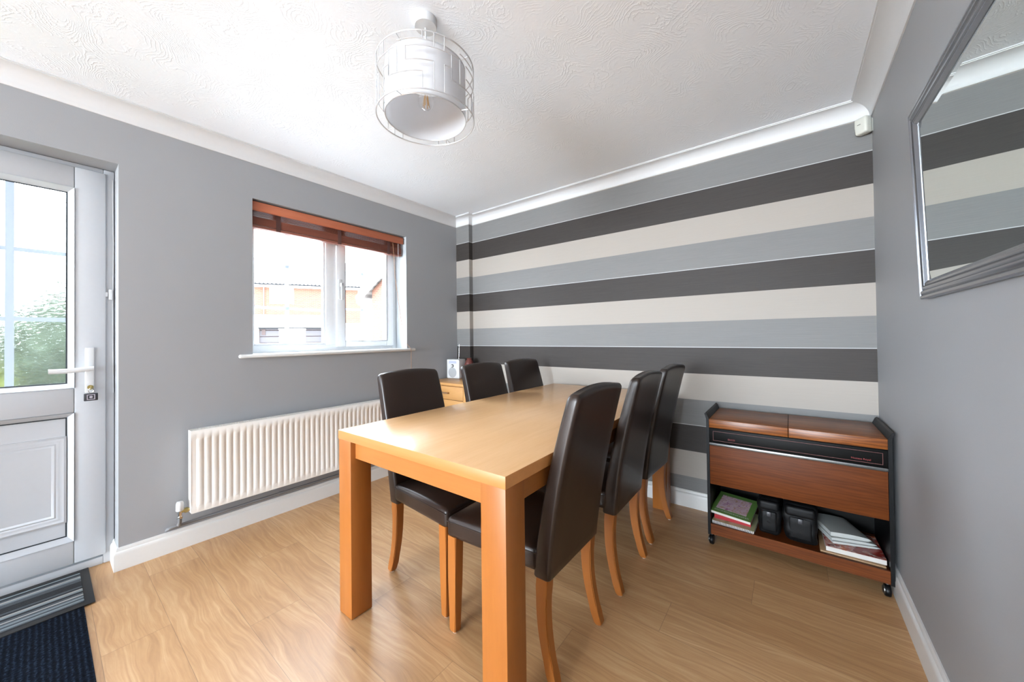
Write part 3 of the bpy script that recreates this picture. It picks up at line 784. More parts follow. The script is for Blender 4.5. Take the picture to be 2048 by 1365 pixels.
# ================================================================== CEILING LAMP
def build_lamp():
    cx, cy = 1.656, -1.794; zb, zt = 2.018, 2.216; R = 0.183
    t = empty('pendant_lamp', (cx, cy, H)); tag(t, 'ceiling pendant lamp with white drum shade inside an open silver wire cage', 'lamp')
    L = (0, 0, -H)
    def part(name, bm, mat, par=t, smooth=True): return mesh_obj(name, bm, mat, par, smooth, L if par is t else None)
    bm = bmesh.new(); bm_lathe(bm, [(0.044, H), (0.044, H-0.020), (0.041, H-0.030), (0.006, H-0.031)], (0, 0, 0), 36)
    part('ceiling_rose', bm, MWHITE)
    bm = bmesh.new(); bm_tube(bm, [(0, 0, H-0.03), (0.0, 0, H-0.1), (0, 0, 2.205)], 0.0035, 8)
    part('cable', bm, MWHITE)
    bm = bmesh.new(); bm_lathe(bm, [(0.008, 2.215), (0.016, 2.20), (0.019, 2.16), (0.019, 2.145), (0.014, 2.135)], (0, 0, 0), 20)
    part('lamp_holder', bm, MWHITE)
    bm = bmesh.new()
    prof = [(0.012, 2.140), (0.013, 2.128)] + [(0.031*math.sin(a), 2.088+0.031*math.cos(a)) for a in [0.42+(PI-0.46)*i/14 for i in range(15)]]
    bm_lathe(bm, prof, (0, 0, 0), 24, cap=False)
    bulb = part('bulb', bm, mat_glass('clear_bulb_glass', thin=True))
    bm = bmesh.new()
    for a in [2*PI*i/6 for i in range(6)]:
        bm_tube(bm, [(0.006*math.cos(a), 0.006*math.sin(a), 2.112), (0.012*math.cos(a), 0.012*math.sin(a), 2.070)], 0.0014, 6)
    part('filament', bm, MFIL, bulb)
    # fabric drum
    bm = bmesh.new(); n = 72
    def ringp(r, z): return [(r*math.cos(2*PI*i/n), r*math.sin(2*PI*i/n), z) for i in range(n)]
    bm_loft(bm, [ringp(0.150, zb+0.004), ringp(0.1515, zb+0.004), ringp(0.1515, zt-0.006), ringp(0.150, zt-0.006), ringp(0.150, zb+0.004)], cap=False)
    sh = part('lamp_shade', bm, MSHADE)
    for z in (zb+0.004, zt-0.006):
        bm = bmesh.new(); bm_tube(bm, ringp(0.1515, z), 0.0022, 6, True); part('shade_ring', bm, MWIRE)
    bm = bmesh.new()
    for k in range(3):
        a = 2*PI*k/3+0.4; bm_tube(bm, [(0.018*math.cos(a), 0.018*math.sin(a), 2.150), (0.09*math.cos(a), 0.09*math.sin(a), 2.190), (0.151*math.cos(a), 0.151*math.sin(a), zt-0.006)], 0.0018, 6)
    part('spider_arm', bm, MWIRE)
    # cage
    bm = bmesh.new()
    for z in (zb, zt): bm_tube(bm, ringp(R, z), 0.0024, 6, True)
    def arc(a0, a1, h0, h1):
        m = max(2, int(abs(a1-a0)/0.06)+1); return [(R*math.cos(a0+(a1-a0)*i/m), R*math.sin(a0+(a1-a0)*i/m), zb+(zt-zb)*(h0+(h1-h0)*i/m)) for i in range(m+1)]
    Pd = 2*PI/5; A0 = -0.690-Pd*0.60
    polys = [[(0.55, 0), (0.55, .30), (0.0, .30), (0.0, 0.76), (0.16, .76), (0.16, .30)],
             [(0.72, 0), (0.72, .50), (0.30, .50), (0.30, .74), (1.0, .74)],
             [(0.88, 0), (0.88, .50), (1.0, .50)],
             [(0.55, 1), (0.55, .86), (0.16, .86)], [(0.72, 1), (0.72, .74)], [(0.88, 1), (0.88, .74)],
             [(1.0, .50), (1.0, .30)]]
    for k in range(5):
        for pl in polys:
            for (u0, h0), (u1, h1) in zip(pl, pl[1:]):
                bm_tube(bm, arc(A0+Pd*(k+u0), A0+Pd*(k+u1), h0, h1), 0.0018, 6)
    for k in range(4):
        a = 2*PI*k/4+0.3
        for z in (zb, zt): bm_tube(bm, [(0.151*math.cos(a), 0.151*math.sin(a), z+(0.004 if z == zb else -0.006)), (R*math.cos(a), R*math.sin(a), z)], 0.0018, 6)
    part('wire_cage', bm, MWIRE)
build_lamp()

# ================================================================== MIRROR
def build_mirror():
    Y0, Y1 = -1.86, -0.902; h = 0.628; z0 = 1.284
    t = empty('wall_mirror', (W-0.001, (Y0+Y1)/2, z0)); tag(t, 'large rectangular mirror with ridged silver frame hanging tilted on the right wall', 'mirror')
    t.rotation_euler = (0, -math.radians(1.67), 0)
    # local: x<0 into room, y along wall, z up
    a = (Y1-Y0)/2
    fw = 0.058
    prof = [(0.0, 0.0), (0.0, 0.014), (0.003, 0.018), (0.009, 0.019), (0.013, 0.016), (0.017, 0.019), (0.024, 0.020), (0.028, 0.0165), (0.032, 0.0185), (0.039, 0.018), (0.043, 0.0145), (0.048, 0.0155), (fw, 0.009), (fw, 0.006), (fw, 0.0)]
    bm = bmesh.new()
    secs = [[(-d_, -a+o, o) for o, d_ in prof], [(-d_, a-o, o) for o, d_ in prof], [(-d_, a-o, h-o) for o, d_ in prof], [(-d_, -a+o, h-o) for o, d_ in prof]]
    secs.append(secs[0]); bm_loft(bm, secs, cap=False); bmesh.ops.remove_doubles(bm, verts=bm.verts[:], dist=1e-6)
    mesh_obj('mirror_frame', bm, MSIL, t, True)
    # bevelled glass
    bm = bmesh.new(); b = 0.026; yi, zi0, zi1 = a-fw, fw, h-fw
    o = [bm.verts.new(p) for p in ((-0.0075, -yi, zi0), (-0.0075, yi, zi0), (-0.0075, yi, zi1), (-0.0075, -yi, zi1))]
    q = [bm.verts.new(p) for p in ((-0.0090, -yi+b, zi0+b), (-0.0090, yi-b, zi0+b), (-0.0090, yi-b, zi1-b), (-0.0090, -yi+b, zi1-b))]
    bm.faces.new(q)
    for i in range(4): bm.faces.new((o[i], o[(i+1) % 4], q[(i+1) % 4], q[i]))
    bk = [bm.verts.new(p) for p in ((-0.004, -yi, zi0), (-0.004, yi, zi0), (-0.004, yi, zi1), (-0.004, -yi, zi1))]
    bm.faces.new(list(reversed(bk)))
    for i in range(4): bm.faces.new((bk[i], bk[(i+1) % 4], o[(i+1) % 4], o[i]))
    mesh_obj('mirror_glass', bm, MMIR, t, False)
build_mirror()

# ================================================================== PIR sensor
def build_pir():
    t = empty('motion_sensor', (W, 0.0, 2.232)); tag(t, 'small ivory alarm motion sensor in the upper corner between striped and mirror walls', 'sensor')
    bm = bmesh.new()
    def rot(v):   # face the room diagonally
        c, s = math.cos(-PI/4), math.sin(-PI/4); return Vector((v.x*c - v.y*s - 0.0, v.x*s + v.y*c, v.z))
    def fn(v):
        k = (v.z-0.04)/0.05; v = Vector((v.x*(1-0.10*max(0, -k)), v.y + 0.006*max(0, -k), v.z)); v = rot(v); return Vector((v.x-0.040, v.y-0.040, v.z))
    bm_rbox(bm, (0, 0, 0.044), (0.062, 0.040, 0.086), 0.010, fn, 3, 4)
    mesh_obj('sensor_body', bm, MPIR, t, True)
    bm = bmesh.new(); bm_box(bm, -0.022, 0.022, 0.012, 0.040, 0.01, 0.078)
    for v in bm.verts: q = rot(v.co); v.co = (q.x-0.040, q.y-0.040, q.z)
    mesh_obj('bracket', bm, MPIR, t, False)
    bm = bmesh.new(); bm_box(bm, -0.012, 0.004, -0.0208, -0.0195, 0.049, 0.0515)
    for v in bm.verts: q = rot(v.co); v.co = (q.x-0.040, q.y-0.040, q.z)
    mesh_obj('indicator_slot', bm, MDARK, t, False)
build_pir()

# ================================================================== SIDEBOARD + radio + vase
SBT = 0.770
def build_sideboard():
    x0, x1, yf, yb = 0.022, 0.590, -0.480, -0.055
    t = empty('chest_of_drawers', ((x0+x1)/2, (yf+yb)/2, 0)); tag(t, 'low light oak chest of drawers in the corner under the white radio', 'cabinet')
    L = -Vector(t.location)
    part = lambda n, bm, m, s=True: mesh_obj(n, bm, m, t, s, L)
    bm = bmesh.new(); bm_box(bm, x0-0.004, x1+0.012, yf-0.012, yb, SBT-0.024, SBT, 0.002); part('worktop', bm, MSIDE)
    bm = bmesh.new(); bm_box(bm, x0, x1, yf+0.02, yb-0.004, 0.06, SBT-0.024); bm_box(bm, x1-0.075, x1, yf, yf+0.02, 0.06, SBT-0.024); bm_box(bm, x0, x0+0.02, yf, yf+0.02, 0.06, SBT-0.024); bm_box(bm, x0+0.02, x1-0.02, yf+0.03, yb-0.02, 0.0, 0.06)
    part('body', bm, MSIDE, False)
    zs = [0.07, 0.30, 0.46, 0.62, 0.742]
    for a, b in zip(zs, zs[1:]):
        bm = bmesh.new(); bm_box(bm, x0+0.022, x1-0.078, yf-0.002, yf+0.018, a+0.003, b-0.001, 0.0015); d = part('drawer', bm, MSIDE)
        bm = bmesh.new(); zc = (a+b)/2; xc = (x0+x1)/2-0.03
        bm_box(bm, xc-0.068, xc+0.068, yf-0.026, yf-0.018, zc-0.006, zc+0.006, 0.002); bm_box(bm, xc-0.062, xc-0.054, yf-0.02, yf-0.001, zc-0.004, zc+0.004); bm_box(bm, xc+0.054, xc+0.062, yf-0.02, yf-0.001, zc-0.004, zc+0.004)
        mesh_obj('handle', bm, plain('bronze_handle', (150, 120, 96), 0.35, 0.7), d, True)
build_sideboard()
def build_radio():
    cx, cy = 0.103, -0.165; t = empty('radio', (cx, cy, SBT), 0.12); tag(t, 'small white upright portable radio with round grille, on the corner chest of drawers', 'radio')
    w2, d2, h = 0.078, 0.055, 0.190
    bm = bmesh.new(); bm_rbox(bm, (0, 0, h/2), (w2*2, d2*2, h), 0.010, None, 3, 1); mesh_obj('casing', bm, MWHITE, t, True)
    bm = bmesh.new(); bm_lathe(bm, [(0.050, -d2+0.001), (0.050, -d2-0.002), (0.044, -d2-0.003), (0.012, -d2-0.0045), (0.001, -d2-0.005)], (-0.004, 0, 0.060), 32, 'Y'); mesh_obj('speaker_grille', bm, MGRILL, t, True)
    bm = bmesh.new(); bm_box(bm, -0.050, 0.046, -d2-0.0015, -d2+0.001, 0.150, 0.174, 0.001); mesh_obj('display', bm, MLCD, t, True)
    bm = bmesh.new(); bm_lathe(bm, [(0.0165, -d2+0.001), (0.0165, -d2-0.004), (0.011, -d2-0.005)], (-0.004, 0, 0.126), 24, 'Y'); mesh_obj('dial_ring', bm, MDARK, t, True)
    bm = bmesh.new(); bm_lathe(bm, [(0.0105, -d2-0.003), (0.0105, -d2-0.010), (0.009, -d2-0.011)], (-0.004, 0, 0.126), 24, 'Y'); mesh_obj('dial', bm, MWHITE, t, True)
    bm = bmesh.new(); bm_cyl(bm, (0.006, 0.035, h-0.002), (0.006, 0.035, h+0.012), 0.004); bm_cyl(bm, (0.006, 0.035, h+0.01), (0.010, 0.037, h+0.145), 0.0016); mesh_obj('aerial', bm, MCHR, t, True)
build_radio()
bm = bmesh.new(); bm_lathe(bm, [(0.022, 0), (0.034, 0.01), (0.046, 0.06), (0.050, 0.10), (0.046, 0.145), (0.032, 0.175), (0.024, 0.188), (0.027, 0.20), (0.024, 0.20), (0.020, 0.188)], (0, 0, 0), 28)
tag(mesh_obj('vase', bm, MVASE, None, True, (0.235, -0.115, SBT)), 'dark reddish-brown rounded ornament half hidden behind the white radio', 'vase')

# ================================================================== TROLLEY
TRX0, TRX1, TRYF, TRYB = 2.378, 3.110, -0.420, -0.035
def text_bm(txt, size, mat, parent, loc, name, rot=(PI/2, 0, 0), extr=0.0004, align='CENTER'):
    c = bpy.data.curves.new('t', 'FONT'); c.body = txt; c.size = size; c.extrude = extr; c.align_x = align; c.align_y = 'CENTER'; c.resolution_u = 3
    o = bpy.data.objects.new('t', c); COL.objects.link(o)
    bpy.context.view_layer.update()
    dg = bpy.context.evaluated_depsgraph_get(); me = bpy.data.meshes.new_from_object(o.evaluated_get(dg))
    bpy.data.objects.remove(o, do_unlink=True); bpy.data.curves.remove(c)
    me.materials.clear(); me.materials.append(mat); me.name = name
    q = bpy.data.objects.new(name, me); COL.objects.link(q); q.parent = parent; q.location = loc; q.rotation_euler = rot
    return q
def build_trolley():
    t = empty('serving_trolley', ((TRX0+TRX1)/2, (TRYF+TRYB)/2, 0)); tag(t, 'teak-effect heated serving trolley with black ends on castors, beside the right wall', 'trolley')
    L = -Vector(t.location)
    part = lambda n, bm, m, s=False, par=t: mesh_obj(n, bm, m, par, s, L if par is t else None)
    for s, xo in ((1, TRX0), (-1, TRX1)):
        # end panel with an outward flared top rail, swept along y
        pr = [(0.0, 0.055), (0.0, 0.700), (-0.006, 0.722), (-0.009, 0.7285), (-0.004, 0.733), (0.003, 0.727), (0.014, 0.700), (0.014, 0.055)]
        bm = bmesh.new(); bm_loft(bm, [[(xo+s*a, y, z) for a, z in pr] for y in (TRYF, TRYB)]); part('end_panel', bm, MBLK)
    xi0, xi1 = TRX0+0.0142, TRX1-0.0142; xm = 2.7455
    for a, b in ((xi0, xm-0.001), (xm+0.001, xi1)):
        bm = bmesh.new(); bm_box(bm, a, b, TRYF-0.002, TRYB-0.002, 0.654, 0.701, 0.002); part('lid', bm, MTEAK2, True)
    bm = bmesh.new(); bm_box(bm, xi0, xi1, TRYF+0.014, TRYB, 0.34, 0.652); part('heated_cabinet', bm, MBLKM)
    bm = bmesh.new(); bm_box(bm, xi0, xi1, TRYF+0.002, TRYF+0.0145, 0.574, 0.650, 0.001); cp = part('control_panel', bm, MBLKM, True)
    line = plain('dull_red_brown_line', (112, 62, 58), 0.5)
    bm = bmesh.new(); a, b, z0, z1 = 2.411, 3.080, 0.584, 0.636; yy = TRYF+0.0005
    frame = ((a, b, z0, z0+0.0015), (a, b, z1-0.0015, z1), (a, a+0.0015, z0, z1), (b-0.0015, b, z0, z1))
    for q in frame: bm_box(bm, q[0], q[1], yy, TRYF+0.0022, q[2], q[3])
    part('panel_pinstripe', bm, line)
    tx = lambda s, size, x, z, n: text_bm(s, size, MRED2, t, (x+L.x, yy-0.0004+L.y, z), n)
    tx('EKCO', 0.0125, 2.499, 0.599, 'badge'); tx('Hostess Royal', 0.0115, 3.008, 0.598, 'badge')
    bm = bmesh.new(); bm_box(bm, xi0, xi1, TRYF-0.004, TRYF+0.013, 0.556, 0.572, 0.003); part('door_rail', bm, MALU, True)
    bm = bmesh.new(); bm_box(bm, xi0+0.001, xi1-0.001, TRYF+0.001, TRYF+0.0135, 0.340, 0.5555, 0.001); part('drop_door', bm, MTEAK, True)
    bm = bmesh.new(); bm_box(bm, xi0, xi1, TRYF+0.004, TRYB, 0.100, 0.111); bm_box(bm, xi0, xi1, TRYF+0.001, TRYF+0.014, 0.060, 0.1175, 0.001); bm_box(bm, xi0, xi1, TRYB-0.012, TRYB, 0.060, 0.1175)
    part('lower_shelf', bm, MTEAK)
    bm = bmesh.new(); bm_box(bm, xi0, xi1, TRYB-0.006, TRYB-0.0005, 0.1175, 0.345); part('back_panel', bm, MBLKM)
    for x in (TRX0+0.017, TRX1-0.024):
        for y in (TRYF+0.016, TRYB-0.016):
            bm = bmesh.new(); bm_lathe(bm, [(0.010, -0.009), (0.024, -0.010), (0.0265, -0.006), (0.0265, 0.006), (0.024, 0.010), (0.010, 0.009)], (x, y, 0.0265), 24, 'X'); c = part('castor_wheel', bm, MBLK, True)
            bm = bmesh.new(); n = 16
            bm_lathe(bm, [(0.001, -0.0155), (0.012, -0.0145), (0.0185, -0.0105), (0.020, 0.0), (0.0185, 0.0105), (0.012, 0.0145), (0.001, 0.0155)], (x-0.002, y-0.004, 0.029), 20, 'X'); bm_cyl(bm, (x, y, 0.04), (x, y, 0.062), 0.006)
            mesh_obj('castor_hood', bm, MALU, c, True)
build_trolley()

# ---- things on the trolley's shelf
ZS = 0.111
def cover_mat(name, base, a, b, c, scale):
    k = M(name); v = k.pos()
    vo = k.new('ShaderNodeTexVoronoi', feature='SMOOTH_F1'); k.l.new(v, vo.inputs['Vector']); vo.inputs['Scale'].default_value = scale
    col1 = k.ramp(k.noise(v, scale*0.7, 3, 0.6), [(0.38, lin(a)), (0.47, lin(b)), (0.55, lin(c)), (0.64, lin(base))])
    k.col(k.mix(k.ramp(vo.outputs['Distance'], [(0.25, (0, 0, 0, 1)), (0.4, (1, 1, 1, 1))]), col1, k.mix(0.6, col1, lin(base)))); k.set(Roughness=0.25)
    return k.m
MGREEN = plain('green_magazine_cover', (92, 126, 62), 0.3)
MPIC = cover_mat('pink_flower_print', (196, 168, 180), (150, 96, 130), (214, 190, 200), (168, 128, 96), 40)
MFOOD = cover_mat('food_photo_print', (150, 44, 34), (206, 104, 54), (226, 200, 186), (110, 30, 28), 26)
MNOTE = cover_mat('cream_and_green_cover', (176, 178, 134), (100, 140, 70), (188, 168, 134), (176, 178, 138), 16)
MSPI = plain('spiral_wire', (120, 116, 122), 0.3, 0.7)
def slab(name, label, cat, cx, cy, z, sx, sy, th, rz, cover, pages=MPAPER, tilt=(0, 0), group=None):
    t = empty(name, (cx, cy, z)); t.rotation_euler = (tilt[0], tilt[1], rz); tag(t, label, cat, group)
    bm = bmesh.new(); bm_box(bm, -sx/2, sx/2, -sy/2, sy/2, 0.0, th-0.001); mesh_obj('pages', bm, pages, t)
    bm = bmesh.new(); bm_box(bm, -sx/2-0.001, sx/2+0.001, -sy/2-0.001, sy/2+0.001, th-0.001, th); mesh_obj('cover', bm, cover, t)
    return t
def build_shelf_things():
    t = slab('spiral_notebook', 'cream and green spiral-bound notebook at the bottom of the pile on the trolley shelf', 'notebook', 2.502, -0.288, ZS, 0.196, 0.230, 0.020, -0.07, MNOTE)
    bm = bmesh.new()
    for i in range(26):
        x = -0.092+i*0.0074; bm_tube(bm, [(x, -0.117+0.008*math.cos(a), 0.0105+0.0095*math.sin(a)) for a in [2*PI*j/10 for j in range(10)]], 0.0011, 5, True)
    mesh_obj('spiral_binding', bm, MSPI, t, True)
    t = slab('red_notebook', 'shiny red book between the spiral notebook and the green magazine', 'book', 2.492, -0.262, ZS+0.0205, 0.174, 0.210, 0.022, -0.02, MRED, MRED)
    bm = bmesh.new(); bm_box(bm, -0.040, 0.020, -0.100, 0.09, 0.022, 0.030, 0.003); mesh_obj('red_card_wallet', bm, MRED, t, True)
    bm = bmesh.new(); bm_box(bm, -0.08, -0.050, -0.1, 0.06, 0.022, 0.0255, 0.001); bm_box(bm, 0.022, 0.045, -0.103, 0.06, 0.022, 0.0245, 0.001); mesh_obj('white_paper_slip', bm, MPAPER, t, True)
    t = slab('gardening_magazine', 'green-covered magazine with pink picture on top of the pile, left on the trolley shelf', 'magazine', 2.494, -0.286, ZS+0.0700, 0.194, 0.245, 0.014, -0.10, MGREEN, MPAPER, tilt=(0.10, 0.045))
    bm = bmesh.new(); bm_box(bm, -0.076, 0.070, -0.078, 0.085, 0.0139, 0.0146); mesh_obj('cover_picture', bm, MPIC, t)
    bm = bmesh.new(); rq = random.Random(4); x = -0.078
    while x < 0.078:                                          # row of small pale title characters, unreadable in the photo
        w_ = rq.uniform(0.004, 0.008); y_ = -0.103+rq.uniform(-0.001, 0.001); hh = rq.uniform(0.010, 0.015)
        bm_box(bm, x, x+0.0016, y_, y_+hh, 0.0139, 0.0144); bm_box(bm, x+w_-0.0016, x+w_, y_, y_+hh*0.8, 0.0139, 0.0144)
        if rq.random() < 0.6: bm_box(bm, x, x+w_, y_+hh*0.45, y_+hh*0.45+0.0015, 0.0139, 0.0144)
        x += w_+rq.uniform(0.0025, 0.005)
    mesh_obj('cover_title', bm, MPAPER, t)
    # black bags
    def bag(name, label, x0, x1, yf, yb, z1, top):
        t = empty(name, ((x0+x1)/2, (yf+yb)/2, ZS)); tag(t, label, 'bag', 'black soft bags on the trolley shelf')
        w_, d_ = x1-x0, yb-yf
        rnd = random.Random(x0)
        ph = [rnd.random()*6 for _ in range(6)]
        def fn(v):
            k = v.z/(z1-ZS); bul = 1+0.05*math.sin(k*PI)-0.10*max(0, k-0.7)
            n = 0.003*math.sin(v.x*60+ph[0]+v.z*30)+0.003*math.sin(v.z*75+ph[1]+v.y*20)
            return Vector((v.x*bul+n, v.y*bul+n, v.z))
        bm = bmesh.new(); bm_rbox(bm, (0, 0, (z1-ZS)/2), (w_*0.94, d_*0.94, z1-ZS), 0.022, fn, 4, 9); b = mesh_obj('bag_body', bm, MBAG, t, True)
        bm = bmesh.new(); bm_rbox(bm, (0, -d_*0.47, (z1-ZS)*0.40), (w_*0.66, 0.020, (z1-ZS)*0.56), 0.009, None, 3, 3); mesh_obj('front_pocket', bm, MBAG, t, True)
        bm = bmesh.new(); bm_rbox(bm, (0, -d_*0.40, (z1-ZS)*0.83), (w_*0.86, d_*0.28, (z1-ZS)*0.26), 0.014, None, 3, 3); mesh_obj('top_flap', bm, MBAG, t, True)
        bm = bmesh.new(); bm_box(bm, -0.010, 0.010, -d_*0.56, -d_*0.53, (z1-ZS)*0.55, (z1-ZS)*0.68, 0.002); mesh_obj('buckle', bm, MDARK, t, True)
    bag('soft_bag', 'narrower black soft bag beside the green magazine on the trolley shelf', 2.606, 2.708, -0.365, -0.14, 0.300, 0)
    bag('soft_bag', 'wider black soft bag beside the folded newspaper on the trolley shelf', 2.716, 2.856, -0.375, -0.13, 0.306, 0)
    bm = bmesh.new(); bm_box(bm, -0.115, 0.112, -0.115, 0.115, 0, 0.0105, 0.002); tag(mesh_obj('chopping_board', bm, MBOARD, None, True, (2.975, -0.279, ZS)), 'thin pale wooden board lying under the food magazine on the trolley shelf', 'board')
    t = slab('food_magazine', 'thick magazine with red food picture cover under the folded newspaper', 'magazine', 2.983, -0.262, ZS+0.0108, 0.208, 0.235, 0.022, 0.03, MFOOD)
    # folded newspaper
    t = empty('newspaper', (2.974, -0.235, ZS+0.0335)); t.rotation_euler = (0.0, 0.0, 0.35); tag(t, 'folded white newspaper lying on top of the food magazine', 'newspaper')
    bm = bmesh.new()
    def fold(x0, x1, yf, yb, z, th_, curl, slope=0.10):
        n = 12; secs = []
        for y in (yf, (yf+yb)/2, yb):
            s = []
            for i in range(n+1):
                x = x0+(x1-x0)*i/n; s.append((x, y, z+th_*0.5+th_*0.5*math.sqrt(max(0, 1-max(0, (i/n-0.86)/0.14)**2)) + (x1-x)*slope+curl*math.sin(i/n*PI)))
            for i in range(n, -1, -1):
                x = x0+(x1-x0)*i/n; s.append((x, y, z+th_*0.5-th_*0.5*math.sqrt(max(0, 1-max(0, (i/n-0.86)/0.14)**2)) + (x1-x)*slope*0.6))
            secs.append(s)
        bm_loft(bm, secs)
    fold(-0.096, 0.088, -0.080, 0.14, 0.0, 0.008, 0.001, 0.02); fold(-0.098, 0.080, -0.072, 0.14, 0.009, 0.008, 0.003, 0.05); fold(-0.096, 0.066, -0.060, 0.15, 0.020, 0.013, 0.004, 0.09)
    mesh_obj('folded_sheets', bm, MNEWS, t, True)
build_shelf_things()

# ================================================================== MATS
def build_mats():
    k = M('ribbed_mat_stripes'); sep = k.new('ShaderNodeSeparateXYZ'); k.l.new(k.pos(), sep.inputs[0])
    wn2 = k.new('ShaderNodeTexWhiteNoise', noise_dimensions='1D'); k.l.new(k.math('FLOOR', k.math('MULTIPLY', sep.outputs[0], 70)), wn2.inputs['W'])
    c = k.ramp(wn2.outputs['Value'], [(0.0, lin((34, 36, 40))), (0.35, lin((72, 78, 84))), (0.6, lin((118, 128, 134))), (0.8, lin((150, 150, 148)))], 'CONSTANT')
    k.col(c); k.set(Roughness=0.9); k.bump(k.noise(k.pos(), 300, 2), 0.4, 0.003)
    t = empty('striped_doormat', (0.065, -2.925, 0.0062)); tag(t, 'grey and black striped doormat with black rubber border, at the foot of the door', 'doormat')
    bm = bmesh.new(); bm_box(bm, -0.20, 0.20, -0.375, 0.375, 0, 0.004, 0.0015); mesh_obj('rubber_border', bm, plain('black_rubber', (30, 31, 33), 0.6), t, True)
    bm = bmesh.new()
    for i in range(21):
        x = -0.168+i*0.016; bm_box(bm, x, x+0.0135, -0.345, 0.345, 0.0035, 0.0075, 0.0015, 1)
    mesh_obj('ribbed_pile', bm, k.m, t, True)
    k = M('navy_ribbed_carpet'); v = k.pos(); sep = k.new('ShaderNodeSeparateXYZ'); k.l.new(v, sep.inputs[0])
    rib = k.math('SINE', k.math('MULTIPLY', sep.outputs[1], 2*PI/0.016))
    n = k.noise(v, 130, 4, 0.7)
    f = k.math('ADD', k.math('MULTIPLY', k.math('ADD', k.math('MULTIPLY', rib, 0.5), 0.5), 0.16), k.math('MULTIPLY', n, 0.84))
    k.col(k.ramp(f, [(0.3, lin((8, 10, 15))), (0.52, lin((18, 24, 34))), (0.72, lin((48, 60, 78)))])); k.set(Roughness=0.95, Specular_IOR_Level=0.05); k.bump(f, 0.8, 0.004)
    bm = bmesh.new(); bm_box(bm, -0.80, 0.80, -0.42, 0.42, 0, 0.006, 0.002)
    bmesh.ops.subdivide_edges(bm, edges=[e for e in bm.edges if e.calc_length() > 0.5], cuts=1)
    tag(mesh_obj('carpet_mat', bm, k.m, None, True, (0.885, -3.003, 0.0)), 'dark navy ribbed carpet mat partly under the striped doormat', 'mat')
build_mats()

